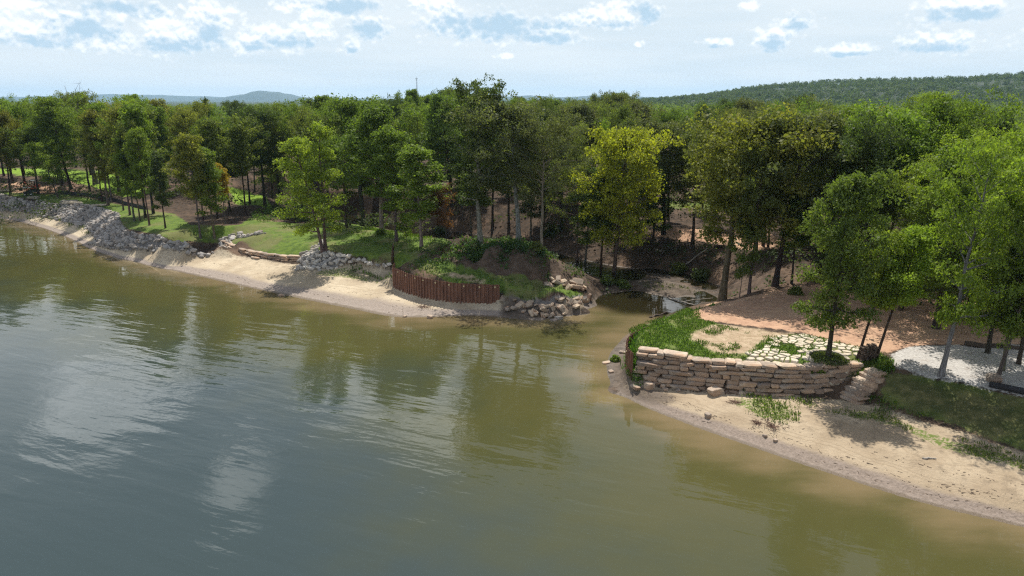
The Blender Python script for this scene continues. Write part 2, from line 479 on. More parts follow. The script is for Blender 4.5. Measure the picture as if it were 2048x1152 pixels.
# peninsula: steel wall along the creek and tip, stone wall along the beach
PEN_Z = 3.15
pen_edge = [(1418, 604), (1375, 613), (1325, 631), (1283, 645), (1258, 660), (1252, 680), (1258, 697), (1266, 705)]
SP2 = smooth_path([(*P(px, py, PEN_Z), PEN_Z) for px, py in pen_edge], 2)
PTS.extend([(p[0], p[1], PEN_Z - 0.0) for p in offset_path(SP2, 0.5)])
PTS.extend([(p[0], p[1], 0.15) for p in offset_path(SP2, 0.02)])
PTS.extend([(p[0], p[1], 0.15) for p in offset_path(SP2, -0.15)])
st_base = [(1268, 769), (1330, 777), (1400, 783), (1500, 790), (1580, 793), (1635, 790), (1680, 779), (1712, 762), (1735, 745)]
STZ = [0.55, 0.65, 0.7, 0.8, 0.85, 0.95, 1.3, 1.9, 2.5]
STP = smooth_path([(*P(px, py, z), z) for (px, py), z in zip(st_base, STZ)], 2)
PTS.extend([(p[0], p[1], STP[i][2]) for i, p in enumerate(offset_path(STP, -0.4))])
PTS.extend([(p[0], p[1], STP[i][2]) for i, p in enumerate(offset_path(STP, 0.45))])
PTS.extend([(p[0], p[1], 2.97) for i, p in enumerate(offset_path(STP, 1.15))])
line([(1420, 645), (1550, 655), (1650, 668), (1720, 690)], PEN_Z)
line([(1500, 690), (1600, 700), (1700, 712)], PEN_Z)
line([(1500, 610), (1600, 600), (1700, 620), (1800, 640)], [3.1, 3.4, 3.5, 3.5])
# gravel and sloping lawn on the right
line([(1785, 735), (1850, 748), (1920, 762), (2048, 790), (2300, 850)], [3.1, 3.2, 3.2, 3.2, 3.2])
line([(1800, 700), (1920, 700), (2048, 710), (2300, 740)], [3.3, 3.5, 3.5, 3.5])
line([(1755, 806), (1830, 832), (1950, 868), (2048, 900), (2300, 985)], [1.2, 1.25, 1.3, 1.3, 1.3])
line([(1250, 776), (1330, 800), (1500, 830), (1700, 878), (1900, 945), (2048, 985)], [0.35, 0.5, 0.75, 0.85, 0.85, 0.85])
line([(1766, 760), (1745, 790)], [2.6, 1.4])
# far corners
for x, y, z in [(-9000, 9000, 8), (-14000, 14000, 8), (14000, 14000, 8), (14000, -6000, 4), (-14000, -6000, -5), (9000, 9000, 8), (-9000, 600, 8), (9000, 600, 8), (-9000, 300, 6), (9000, 60, 4), (9000, -4000, 4), (300, 20, 3), (300, -500, 3), (-9000, -4000, -5),
                (0, -4000, -5), (-9000, 150, -2), (-600, 130, -3), (120, 10, 2.5), (200, 60, 4), (300, 150, 5)]:
    PTS.append((x, y, z))

V2 = []; VZ = []
seen = set()
for p in PTS:
    k = (round(p[0] * 4), round(p[1] * 4))
    if k in seen: continue
    seen.add(k); V2.append(Vector((p[0], p[1]))); VZ.append(p[2])
r_ = delaunay_2d_cdt(V2, [], [], 0, 1e-5)
tv = []
for v, orig in zip(r_[0], r_[3]):
    tv.append((v.x, v.y, VZ[orig[0]] if orig else 0.0))
TIN = BVHTree.FromPolygons(tv, r_[2])
def tin(x, y):
    h = TIN.ray_cast(Vector((x, y, 500)), Vector((0, 0, -1)))
    return h[0].z if h[0] is not None else 5.0

def axis(lo, hi, step, far_lo, far_hi, g=1.12):
    a = list(np.arange(lo, hi, step))
    s = step; x = a[-1]
    while x < far_hi: s *= g; x += s; a.append(x)
    s = step; x = lo; b = []
    while x > far_lo: s *= g; x -= s; b.append(x)
    return np.array(b[::-1] + a)
gx = axis(-128, 62, 0.5, -10500, 10500); gy = axis(34, 150, 0.5, -3500, 10500)
GX, GY = np.meshgrid(gx, gy)
GZ = np.array([[tin(x, y) for x in gx] for y in gy])
def blur(a):
    b = a.copy()
    b[1:-1] = (a[:-2] + 2 * a[1:-1] + a[2:]) / 4
    c = b.copy()
    c[:, 1:-1] = (b[:, :-2] + 2 * b[:, 1:-1] + b[:, 2:]) / 4
    return c
GZ = blur(GZ)
nz = np.array([[mnoise.fractal(Vector((x * 0.35, y * 0.35, 3.1)), 1.0, 2.0, 4) for x in gx] for y in gy])
nz2 = np.array([[mnoise.fractal(Vector((x * 0.06, y * 0.06, 9.1)), 1.0, 2.0, 3) for x in gx] for y in gy])
amp = np.clip((GZ - 0.25) * 0.35, 0.0, 0.11) + np.clip((GZ - 3.4) * 0.1, 0, 0.12)
GZ = GZ + nz * amp + nz2 * np.clip((GZ - 3.6) * 0.3, 0, 0.35)
DIRTP = [P(a, b, 4.2) for a, b in ((833, 498), (900, 490), (1000, 490), (1080, 500), (1120, 522), (1160, 545), (1188, 585), (1150, 590), (1100, 562), (1000, 549), (900, 530), (833, 516))]
rough_ = in_poly(GX.ravel(), GY.ravel(), DIRTP).reshape(GX.shape) * 1.0
rough_ = blur(rough_)
nz3 = np.array([[mnoise.fractal(Vector((x * 0.9, y * 0.9, 7.7)), 0.8, 2.0, 4) for x in gx] for y in gy])
GZ = GZ + rough_ * nz3 * 0.55
ny, nx = GX.shape
idx = np.arange(nx * ny).reshape(ny, nx)
quads = np.stack([idx[:-1, :-1], idx[:-1, 1:], idx[1:, 1:], idx[1:, :-1]], -1).reshape(-1, 4)
TV = np.stack([GX, GY, GZ], -1).reshape(-1, 3)

def ground(x, y):
    """bilinear height of the built ground sheet"""
    i = int(np.clip(np.searchsorted(gx, x) - 1, 0, nx - 2)); j = int(np.clip(np.searchsorted(gy, y) - 1, 0, ny - 2))
    u = (x - gx[i]) / (gx[i + 1] - gx[i]); v = (y - gy[j]) / (gy[j + 1] - gy[j])
    return float((GZ[j, i] * (1 - u) + GZ[j, i + 1] * u) * (1 - v) + (GZ[j + 1, i] * (1 - u) + GZ[j + 1, i + 1] * u) * v)
def G(px, py, zoff=0.0):
    """where the view ray of a photo pixel meets the ground"""
    d = ray(px, py); o = Vector((0, 0, CAMZ))
    h = TIN.ray_cast(o + d * 20, d)
    if h[0] is None:
        t = (5 - CAMZ) / d.z if d.z < -0.02 else 400
        p = o + d * t
    else: p = h[0]
    return Vector((p.x, p.y, ground(p.x, p.y) + zoff))

def plan(pix): return [tuple(G(px, py)[:2]) for px, py in pix]
REG = {
 'tan': [[(1235, 680), (1252, 695), (1264, 770), (1330, 779), (1400, 785), (1500, 792), (1640, 795), (1700, 803), (1755, 812), (1830, 838), (1950, 874), (2048, 908), (2300, 1000), (2300, 1150), (1600, 960), (1280, 840), (1190, 740), (1200, 690)]],
 'sand': [[(-420, 358), (-150, 395), (0, 421), (60, 426), (130, 443), (180, 460), (196, 478), (178, 487), (205, 494), (250, 501), (300, 502), (360, 503), (438, 490), (480, 511), (540, 523), (598, 527), (592, 541), (640, 540), (700, 530),
           (783, 545), (786, 575), (820, 590), (870, 602), (930, 607), (1000, 607), (1020, 612), (1060, 617), (1110, 619), (1150, 612), (1182, 604), (1195, 615), (1100, 660), (800, 660), (500, 600), (200, 520), (0, 450), (-420, 380)],
          [(1235, 680), (1252, 695), (1264, 770), (1330, 779), (1400, 785), (1500, 792), (1640, 795), (1700, 803), (1755, 812), (1830, 838), (1950, 874), (2048, 908), (2300, 1000), (2300, 1150), (1600, 960), (1280, 840), (1190, 740), (1200, 690)]],
 'clay': [[(1415, 606), (1450, 604), (1500, 594), (1560, 577), (1640, 568), (1720, 566), (1800, 570), (1900, 580), (1990, 600), (2200, 640), (2200, 690), (1990, 690), (1850, 690), (1790, 700), (1772, 712), (1730, 695), (1690, 686), (1600, 665), (1500, 652), (1420, 642), (1385, 635)],
          [(1290, 470), (1360, 454), (1430, 462), (1540, 466), (1570, 495), (1500, 500), (1430, 486), (1360, 480)],
          [(1690, 503), (1800, 510), (1910, 528), (2048, 543), (2200, 560), (2200, 580), (2048, 560), (1900, 549), (1790, 529), (1690, 520)],
          [(-90, 366), (60, 367), (125, 377), (128, 385), (50, 386), (-90, 380)], [(1150, 398), (1240, 402), (1235, 412), (1150, 408)]],
 'gravel': [[(1776, 722), (1796, 698), (1850, 690), (1990, 690), (2250, 694), (2250, 828), (2048, 790), (1960, 772), (1880, 754), (1800, 742)]],
 'grass': [[(1262, 668), (1258, 660), (1300, 641), (1380, 617), (1400, 640), (1510, 662), (1640, 676), (1720, 696), (1765, 708), (1775, 740), (1745, 742), (1640, 745), (1500, 735), (1270, 707)],
           [(1748, 800), (1760, 762), (1776, 742), (1850, 750), (1900, 758), (2048, 792), (2300, 850), (2300, 985), (2048, 900), (1900, 850), (1800, 820)],
           [(-420, 352), (-150, 376), (60, 387), (130, 388), (290, 419), (350, 428), (380, 450), (480, 452), (500, 435), (600, 448), (690, 446), (763, 456), (830, 474), (905, 482), (835, 498), (900, 526), (1000, 548), (1080, 565), (1180, 597), (1150, 603), (1060, 600), (1003, 603), (1000, 572), (900, 566), (790, 535), (780, 515),
            (650, 502), (612, 515), (598, 514), (540, 513), (440, 482), (330, 477), (246, 455), (190, 412), (100, 405), (0, 388), (-150, 365), (-420, 336)],
           [(1830, 555), (1900, 570), (1960, 585), (1990, 570), (1900, 550)], [(1330, 400), (1420, 405), (1440, 420), (1330, 415)]],
 'field': [[(-420, 318), (-100, 335), (150, 340), (250, 350), (305, 388), (250, 394), (180, 372), (100, 352), (-100, 352), (-420, 330)],
           [(450, 372), (505, 385), (548, 422), (470, 408)]],
 'bare': [[(1385, 662), (1440, 646), (1500, 655), (1570, 668), (1530, 680), (1490, 714), (1440, 700), (1378, 682)], [(1410, 690), (1460, 700), (1470, 712), (1420, 706)],
          [(1515, 660), (1600, 668), (1640, 672), (1560, 676)], [(860, 548), (880, 545), (985, 562), (960, 567)]],
 'mud': [[(1262, 566), (1290, 556), (1350, 565), (1400, 579), (1420, 590), (1392, 597), (1350, 598), (1300, 588)], [(1195, 700), (1240, 670), (1256, 695), (1266, 772), (1330, 784), (1380, 800), (1330, 812), (1260, 800), (1205, 770)],
          [(1003, 598), (1060, 606), (1130, 606), (1195, 612), (1140, 645), (1000, 640)], [(1165, 600), (1200, 580), (1260, 572), (1200, 615)]],
 'dry': [[(1748, 800), (1760, 762), (1776, 742), (1850, 750), (1900, 758), (2048, 792), (2300, 850), (2300, 985), (2048, 900), (1900, 850), (1800, 820)]],
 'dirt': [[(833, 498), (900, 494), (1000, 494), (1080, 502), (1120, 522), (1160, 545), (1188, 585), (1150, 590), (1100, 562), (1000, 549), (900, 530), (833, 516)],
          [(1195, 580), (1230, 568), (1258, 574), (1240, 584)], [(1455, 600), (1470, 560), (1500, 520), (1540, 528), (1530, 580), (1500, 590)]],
 'rock': [[(-420, 358), (-150, 395), (0, 422), (60, 427), (130, 444), (180, 461), (196, 478), (178, 487), (205, 494), (250, 502), (300, 503), (360, 505), (438, 495), (437, 481), (380, 481), (330, 477), (275, 467), (246, 455), (236, 428), (190, 412), (140, 407), (60, 401), (30, 395), (0, 388), (-150, 365), (-420, 335)],
          [(592, 541), (640, 542), (700, 536), (783, 547), (783, 515), (700, 507), (640, 501), (612, 513)],
          [(1003, 600), (1060, 600), (1120, 594), (1182, 600), (1195, 612), (1140, 630), (1080, 637), (1010, 628)]],
 'weed': [[(1440, 792), (1560, 798), (1600, 840), (1540, 850), (1470, 812)], [(1640, 830), (1780, 850), (1900, 905), (2048, 945), (2200, 990), (2200, 970), (2048, 915), (1860, 862), (1740, 815)],
          [(700, 528), (785, 548), (785, 570), (700, 558), (600, 545)], [(90, 432), (180, 462), (170, 468), (100, 442)]],
}
PLAN = {k: [plan(q) for q in v] for k, v in REG.items()}
attrs = {}
fx, fy = GX.ravel(), GY.ravel()
near = (fx > -420) & (fx < 140) & (fy > 20) & (fy < 260)
for k, polys in PLAN.items():
    a = np.zeros(nx * ny)
    for q in polys: a[near] = np.maximum(a[near], in_poly(fx[near], fy[near], q).astype(float))
    a = a.reshape(ny, nx)
    for _ in range(3): a = blur(a)
    attrs[k] = a.ravel()
attrs['water_side'] = np.clip(-GZ, 0, 3).ravel()

def ground_material():
    m, t, out = mat('ground')
    p = pos(t)
    z = t.n('ShaderNodeSeparateXYZ'); t.L.new(p, z.inputs[0]); z = z.outputs[2]
    nA = t.noise(p, 0.22, 5, 0.6); nB = t.noise(p, 1.3, 5, 0.65); nC = t.noise(p, 6.0, 4, 0.6); nD = t.noise(p, 22.0, 2, 0.6)
    edge = t.m('ADD', t.m('MULTIPLY', t.m('SUBTRACT', nB, 0.5), 0.75), t.m('MULTIPLY', t.m('SUBTRACT', nC, 0.5), 0.5))
    def mask(k, w=0.12, bias=0.0):
        return t.ss(t.m('ADD', t.attr(k), t.m('ADD', edge, bias)), 0.5 - w, 0.5 + w)
    # leaf litter and bare forest soil, darkened to stand in for deep canopy shade
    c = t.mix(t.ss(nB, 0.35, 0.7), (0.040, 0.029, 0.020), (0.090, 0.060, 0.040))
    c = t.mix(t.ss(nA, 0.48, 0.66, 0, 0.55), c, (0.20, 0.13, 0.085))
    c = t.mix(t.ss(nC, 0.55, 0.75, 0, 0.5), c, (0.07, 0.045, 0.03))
    # far forest ground goes green
    d = t.n('ShaderNodeSeparateXYZ'); t.L.new(p, d.inputs[0])
    c = t.mix(t.ss(d.outputs[1], 210, 300), c, (0.03, 0.045, 0.014))
    fld = t.mix(t.ss(nB, 0.3, 0.7), (0.13, 0.22, 0.02), (0.20, 0.30, 0.03))
    c = t.mix(mask('field', 0.2), c, fld)
    g = t.mix(t.ss(nB, 0.3, 0.7), (0.062, 0.105, 0.018), (0.135, 0.195, 0.03))
    g = t.mix(t.ss(nA, 0.48, 0.62, 0, 0.75), g, (0.16, 0.15, 0.062))
    g = t.mix(t.ss(nC, 0.54, 0.72, 0, 0.6), g, (0.035, 0.06, 0.012))
    g = t.mix(t.m('MULTIPLY', t.attr('dry'), 0.85), g, t.mix(t.ss(nB, 0.4, 0.66), (0.050, 0.056, 0.020), (0.135, 0.120, 0.052)))  # right hand lawn set darker and browner than the other grass
    c = t.mix(mask('grass'), c, g)
    cl_ = t.mix(t.ss(nB, 0.3, 0.75), (0.36, 0.215, 0.140), (0.50, 0.32, 0.205))
    cl_ = t.mix(t.ss(nC, 0.56, 0.74, 0, 0.5), cl_, (0.27, 0.14, 0.085))
    cl_ = t.mix(t.ss(nA, 0.5, 0.66, 0, 0.5), cl_, (0.48, 0.33, 0.21))
    c = t.mix(mask('clay'), c, cl_)
    bare = t.mix(t.ss(nB, 0.3, 0.7), (0.30, 0.215, 0.135), (0.44, 0.34, 0.23))
    bare = t.mix(t.ss(nC, 0.55, 0.68, 0, 0.8), bare, (0.12, 0.13, 0.04))
    c = t.mix(mask('bare', 0.18, -0.05), c, bare)
    gv = t.mix(t.ss(nC, 0.3, 0.7), (0.31, 0.29, 0.265), (0.50, 0.475, 0.44))
    gv = t.mix(t.ss(nB, 0.52, 0.72, 0, 0.5), gv, (0.30, 0.25, 0.205))  # brownish grey mottling, partly standing in for dappled tree shade
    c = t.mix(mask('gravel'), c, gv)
    dt = t.mix(t.ss(nB, 0.3, 0.7), (0.060, 0.042, 0.030), (0.135, 0.095, 0.068))  # bluff earth, with the shade of the trees above put into its colour
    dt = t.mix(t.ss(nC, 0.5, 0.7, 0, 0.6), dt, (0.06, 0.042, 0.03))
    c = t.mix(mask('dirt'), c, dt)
    c = t.mix(mask('rock', 0.1), c, t.mix(nC, (0.10, 0.095, 0.088), (0.23, 0.21, 0.19)))
    # beach: tidemark lines follow the height above the water
    tz = t.m('ADD', z, t.m('MULTIPLY', t.m('SUBTRACT', nB, 0.5), 0.10))
    sd = t.mix(t.ss(nA, 0.35, 0.65), (0.37, 0.295, 0.20), (0.51, 0.425, 0.30))
    wv = t.n('ShaderNodeTexNoise', noise_dimensions='1D'); t.put(wv.inputs['W'], t.m('MULTIPLY', tz, 26.0)); wv.inputs['Scale'].default_value = 1.0; wv.inputs['Detail'].default_value = 4
    sd = t.mix(t.ss(wv.outputs['Fac'], 0.5, 0.72, 0, 0.45), sd, (0.30, 0.235, 0.155))
    sd = t.mix(t.ss(nC, 0.58, 0.76, 0, 0.5), sd, (0.27, 0.215, 0.15))
    sd = t.mix(t.m('MULTIPLY', t.ss(nD, 0.60, 0.72), t.ss(nB, 0.45, 0.62)), sd, (0.17, 0.13, 0.09))
    crack = t.n('ShaderNodeTexVoronoi', feature='DISTANCE_TO_EDGE'); crack.inputs['Scale'].default_value = 0.55
    t.L.new(t.vm('ADD', p, t.vm('MULTIPLY', t.n('ShaderNodeTexNoise').outputs['Color'], (1.3, 1.3, 0))), crack.inputs['Vector'])
    hi = t.ss(z, 0.62, 0.9)
    sd = t.mix(t.m('MULTIPLY', t.ss(crack.outputs['Distance'], 0.07, 0.0), t.m('MULTIPLY', hi, 0.16)), sd, (0.22, 0.18, 0.12))
    sd = t.mix(t.m('MULTIPLY', t.ss(nB, 0.50, 0.66), t.m('MULTIPLY', hi, 0.75)), sd, (0.23, 0.185, 0.13))
    wet = t.mix(t.ss(nC, 0.3, 0.7), (0.225, 0.185, 0.15), (0.325, 0.27, 0.225))
    wetf = t.ss(tz, 0.40, 0.24)
    sd = t.mix(wetf, sd, wet)
    sd = t.mix(t.ss(tz, 0.08, 0.03), sd, (0.15, 0.115, 0.08))
    sd = t.mix(t.attr('tan'), sd, t.mix(1.0, sd, (0.82, 0.79, 0.77), 'MULTIPLY'))
    sandm = mask('sand')
    c = t.mix(sandm, c, sd)
    md = t.mix(t.ss(nB, 0.3, 0.7), (0.070, 0.055, 0.041), (0.150, 0.118, 0.090))
    md = t.mix(t.ss(nC, 0.55, 0.72, 0, 0.6), md, (0.075, 0.058, 0.044))
    c = t.mix(mask('mud', 0.3), c, md)
    c = t.mix(t.m('MULTIPLY', mask('weed', 0.1, -0.16), t.ss(nC, 0.4, 0.55)), c, t.mix(nC, (0.07, 0.10, 0.02), (0.15, 0.19, 0.045)))
    c = t.mix(t.ss(z, 0.03, -0.05), c, (0.10, 0.08, 0.045))
    h = t.m('ADD', t.m('MULTIPLY', nB, 0.6), t.m('ADD', t.m('MULTIPLY', nC, 0.3), t.m('MULTIPLY', nD, 0.12)))
    rgh = t.m('SUBTRACT', 0.95, t.m('MULTIPLY', t.ss(tz, 0.12, 0.03), 0.5))
    principled(t, out, c, rgh, h, 0.16, 0.2)
    return m
gm = ground_material()
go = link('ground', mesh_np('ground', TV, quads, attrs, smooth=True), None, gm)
tag(go, 'sandy shore, lawns and forest floor round the lake', 'ground', kind='structure')

# ------------------------------------------------------------------ water
wx = axis(-125, 62, 1.0, -6500, 6500, 1.15); wy = axis(14, 130, 1.0, -3000, 7000, 1.15)
wy = wy[wy < 240]
WX, WY = np.meshgrid(wx, wy)
wz = np.array([[ground(x, y) for x in wx] for y in wy])
flat = np.stack([WX.ravel(), WY.ravel()], 1)
sh = SHORE[::2]
dist = np.full(len(flat), 999.0)
nearw = (flat[:, 0] > -400) & (flat[:, 0] < 120) & (flat[:, 1] > -60) & (flat[:, 1] < 240)
fi = np.where(nearw)[0]
for i0 in range(0, len(fi), 4000):
    ii = fi[i0:i0 + 4000]
    dist[ii] = np.sqrt(((flat[ii][:, None] - sh[None]) ** 2).sum(-1)).min(1)
ny2, nx2 = WX.shape
idx2 = np.arange(nx2 * ny2).reshape(ny2, nx2)
q2 = np.stack([idx2[:-1, :-1], idx2[:-1, 1:], idx2[1:, 1:], idx2[1:, :-1]], -1).reshape(-1, 4)
# keep the sheet where there is water under it
wet = (wz < 0.3).ravel()
q2 = q2[wet[q2].any(1)]
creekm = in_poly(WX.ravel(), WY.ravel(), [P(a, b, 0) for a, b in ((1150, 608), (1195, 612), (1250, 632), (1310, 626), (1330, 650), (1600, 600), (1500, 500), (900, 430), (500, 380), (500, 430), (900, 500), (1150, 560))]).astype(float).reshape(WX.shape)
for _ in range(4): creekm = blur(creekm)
def water_material():
    m, t, out = mat('lake_water')
    p = pos(t)
    d = t.attr('shore')
    n1 = t.noise(p, 0.07, 4, 0.6); n2 = t.noise(t.vm('MULTIPLY', p, (0.35, 1, 1)), 0.35, 4, 0.6)
    dn = t.m('ADD', d, t.m('MULTIPLY', t.m('SUBTRACT', n2, 0.5), 7.0))
    dn2 = t.m('ADD', d, t.m('MULTIPLY', t.m('SUBTRACT', n1, 0.5), 26.0))
    c = t.mix(t.ss(dn, 0.0, 5.0), (0.165, 0.125, 0.066), (0.070, 0.066, 0.024))
    c = t.mix(t.ss(dn2, 3.0, 17.0), c, (0.056, 0.057, 0.018))
    c = t.mix(t.ss(dn2, 8.0, 28.0), c, (0.031, 0.046, 0.045))
    c = t.mix(t.ss(t.attr('creek'), 0.15, 0.85), c, (0.018, 0.015, 0.007))  # creek water darkened in its colour to suggest it lies in shade
    b = t.n('ShaderNodeBsdfPrincipled')
    t.L.new(c, b.inputs['Base Color'])
    b.inputs['Roughness'].default_value = 0.03
    b.inputs['IOR'].default_value = 1.33
    b.inputs['Specular IOR Level'].default_value = 0.5
    # ripples: short crests lying across the wind plus finer ones, calm and ruffled patches
    mp = t.n('ShaderNodeMapping'); mp.inputs['Rotation'].default_value = (0, 0, R(22)); t.L.new(p, mp.inputs['Vector'])
    s1 = t.noise(t.vm('MULTIPLY', mp.outputs[0], (0.13, 0.68, 1)), 1.0, 2, 0.45, 0.35)
    s4 = t.noise(t.vm('MULTIPLY', mp.outputs[0], (0.5, 1.7, 1)), 1.0, 2, 0.5, 0.2)
    mp2 = t.n('ShaderNodeMapping'); mp2.inputs['Rotation'].default_value = (0, 0, R(-14)); t.L.new(p, mp2.inputs['Vector'])
    s2 = t.noise(t.vm('MULTIPLY', mp2.outputs[0], (0.10, 0.36, 1)), 1.0, 2, 0.5, 0.2)
    s3 = t.noise(t.vm('MULTIPLY', mp.outputs[0], (1.6, 3.6, 1)), 1.0, 2, 0.5)
    patch = t.ss(t.noise(p, 0.045, 3, 0.55), 0.36, 0.66, 0.35, 1.25)
    calm = t.ss(d, 0.5, 9.0, 0.25, 1.0)
    h = t.m('ADD', t.m('ADD', t.m('MULTIPLY', s1, 0.070), t.m('MULTIPLY', s4, 0.018)), t.m('ADD', t.m('MULTIPLY', s2, 0.022), t.m('MULTIPLY', s3, 0.008)))
    h = t.m('MULTIPLY', h, t.m('MULTIPLY', patch, calm))
    bp = t.n('ShaderNodeBump'); bp.inputs['Strength'].default_value = 1.0; bp.inputs['Distance'].default_value = 1.0
    t.L.new(h, bp.inputs['Height']); t.L.new(bp.outputs[0], b.inputs['Normal'])
    t.L.new(b.outputs[0], out.inputs[0])
    return m
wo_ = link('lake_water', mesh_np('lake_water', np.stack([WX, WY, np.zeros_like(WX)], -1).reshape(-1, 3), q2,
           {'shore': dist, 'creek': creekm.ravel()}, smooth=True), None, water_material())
tag(wo_, 'murky green brown lake running into the creek mouth', 'water', kind='structure')
#==SECTION2
# ------------------------------------------------------------------ trees
def leaf_arrays(cent, tints, n, sh, sv, size, g, up=0.55):
    """diamond leaves round cluster centres"""
    N = len(cent) * n
    c = np.repeat(cent, n, 0)
    th = g.normal(size=(N, 3)); th /= np.linalg.norm(th, axis=1)[:, None]
    rr = g.random((N, 1)) ** 0.42
    off = th * rr * np.array([sh, sh, sv]) * 1.75
    p = c + off
    p[:, 2] -= 0.16 * (off[:, 0] ** 2 + off[:, 1] ** 2) / max(sh, .2)
    nv = g.normal(size=(N, 3)) + np.array([0, 0, up]) * 1.4 + off / max(sh, .2) * 0.45
    nv /= np.linalg.norm(nv, axis=1)[:, None]
    tg = np.cross(nv, g.normal(size=(N, 3))); tg /= np.linalg.norm(tg, axis=1)[:, None] + 1e-9
    bt = np.cross(nv, tg)
    L = size * np.clip(np.exp(g.normal(size=(N, 1)) * 0.36), 0.45, 2.0); W = L * (0.55 + 0.25 * g.random((N, 1)))
    v = np.stack([p - tg * L / 2, p + bt * W / 2 - tg * L * .06, p + tg * L / 2, p - bt * W / 2 - tg * L * .06], 1).reshape(-1, 3)
    f = np.arange(N * 4).reshape(N, 4)
    ti = np.clip(np.repeat(tints, n) + g.normal(size=N) * 0.16, 0, 1)
    hu = np.repeat(g.random(len(cent)), n) * 0.6 + g.random(N) * 0.4
    return v, f, np.repeat(ti, 4), np.repeat(hu, 4)

def prof(shape, u):
    if shape == 'oval': return math.sin(math.pi * min(1, max(0.0, 0.08 + 0.88 * u)) ** 0.85) ** 0.62
    if shape == 'round': return math.sqrt(max(0.02, 1 - (2 * u - 0.92) ** 2 * 0.9))
    if shape == 'cone': return 0.22 + 0.85 * (1 - u) ** 0.8 * min(1, 0.45 + 2.2 * u)
    if shape == 'vase': return 0.45 + 0.62 * math.sin(math.pi * (0.12 + 0.76 * u)) * (0.75 + 0.35 * u)
    if shape == 'column': return 0.55 + 0.45 * math.sin(math.pi * u)
    return 1.0

def make_tree(seed, H=16.0, base=0.35, Rad=4.0, shape='oval', limbs=26, subs=4, cl=0.85, n=34, leaf=0.30, tr=0.24, lean=0.0, rise=0.45, forks=1, wig=0.35, drop=0.1, sv=0.55):
    g = np.random.default_rng(seed)
    tv, tf, nt = [], [], 0
    def tube(pts, rad, k):
        nonlocal nt
        v, f = tube_np(pts, rad, k); tv.append(v); tf.append(f + nt); nt += len(v)
    trunks = []
    for fk in range(forks):
        a = fk * 2 * math.pi / max(forks, 1) + g.random() * 2
        sp = 0.0 if forks == 1 else 0.14
        t = np.linspace(0, 1, 12)
        bend = np.cumsum(g.normal(size=(12, 2)) * wig * 0.35, 0); bend -= bend[0]
        bend *= (t ** 0.7)[:, None]
        x = lean * H * t ** 1.3 + bend[:, 0] + sp * H * math.cos(a) * t ** 1.1 + (0.22 * math.cos(a) if forks > 1 else 0)
        y = bend[:, 1] + sp * H * math.sin(a) * t ** 1.1 + (0.22 * math.sin(a) if forks > 1 else 0)
        hh = H * (0.95 if fk == 0 else 0.86)
        pts = np.stack([x, y, t * hh], 1)
        pts[0, 2] = -0.35
        rad = tr * (1 - t * 0.93) ** 0.75 * (0.8 if forks > 1 else 1.0)
        rad[0] *= 1.5; rad[1] *= 1.04
        tube(pts, rad, 9)
        trunks.append((t, pts, rad))
    cent = []; 
    lobes = 1 + 0.24 * g.normal(size=9)
    for li in range(limbs):
        t, pts, rad = trunks[li % len(trunks)]
        u = (li + g.random()) / limbs
        u = u ** 0.9
        tt = base * 0.86 + (0.985 - base * 0.86) * u
        p0 = np.array([np.interp(tt * 0.985, t, pts[:, k]) for k in range(3)])
        az = li * 2.39996 + g.normal() * 0.35
        rch = Rad * prof(shape, u) * (0.78 + 0.3 * g.random()) * lobes[int((az % 6.283) / 6.284 * 9)]
        up = rise * (0.45 + 0.9 * u) + g.normal() * 0.10
        d = np.array([math.cos(az), math.sin(az), up])
        s = np.linspace(0, 1, 6)
        arc = p0 + np.outer(s, d) * rch
        arc[:, 2] -= drop * rch * s ** 2.2 * (1.3 - u)
        arc[1:] += np.cumsum(g.normal(size=(5, 3)) * 0.055 * rch ** 0.7, 0)
        r0 = max(0.018, np.interp(tt, t, rad) * 0.52)
        tube(arc, r0 * (1 - s * 0.86), 5)
        m = max(2, int(round(rch / Rad * 4.5)))
        for s_ in np.linspace(0.42, 1.0, m):
            cent.append([np.interp(s_, s, arc[:, k]) for k in range(3)])
        for b in range(subs):
            s_ = 0.3 + 0.62 * (b + g.random()) / subs
            q0 = np.array([np.interp(s_, s, arc[:, k]) for k in range(3)])
            dd = d / np.linalg.norm(d) + g.normal(size=3) * np.array([0.85, 0.85, 0.45]); dd /= np.linalg.norm(dd)
            ln = rch * (0.28 + 0.28 * g.random())
            q = q0 + np.outer(np.linspace(0, 1, 4), dd) * ln
            tube(q, r0 * 0.42 * (1 - np.linspace(0, 1, 4) * 0.8), 4)
            cent.append(q[3])
            if g.random() < 0.45: cent.append(q[2] + g.normal(size=3) * 0.15)
    for t, pts, rad in trunks:
        for k in range(5):
            cent.append(pts[-1] + g.normal(size=3) * np.array([0.35, 0.35, 0.3]) * cl - np.array([0, 0, 0.4 * k]))
    cent = np.array(cent) + g.normal(size=(len(cent), 3)) * cl * 0.22
    tint = 0.5 + 0.16 * g.normal(size=len(cent))
    V, Fc, ti, hu = leaf_arrays(cent, tint, n, cl, cl * sv, leaf, g)
    ta = np.concatenate(tv); fa = np.concatenate(tf)
    return {'trunk': (ta, fa), 'crown': (V, Fc, ti, hu), 'H': float(V[:, 2].max()), 'R': float(np.percentile(np.hypot(V[:, 0] - V[:, 0].mean(), V[:, 1] - V[:, 1].mean()), 96))}

PROTO = {}
def proto(name, seed, **kw):
    d = make_tree(seed, **kw)
    tm = mesh_np('trunk', *d['trunk'], smooth=True); tm.materials.append(BARK)
    cm = mesh_np('crown', d['crown'][0], d['crown'][1], {'tint': d['crown'][2], 'hue': d['crown'][3]}); cm.materials.append(LEAF)
    PROTO[name] = dict(trunk=tm, crown=cm, H=d['H'], R=d['R'])

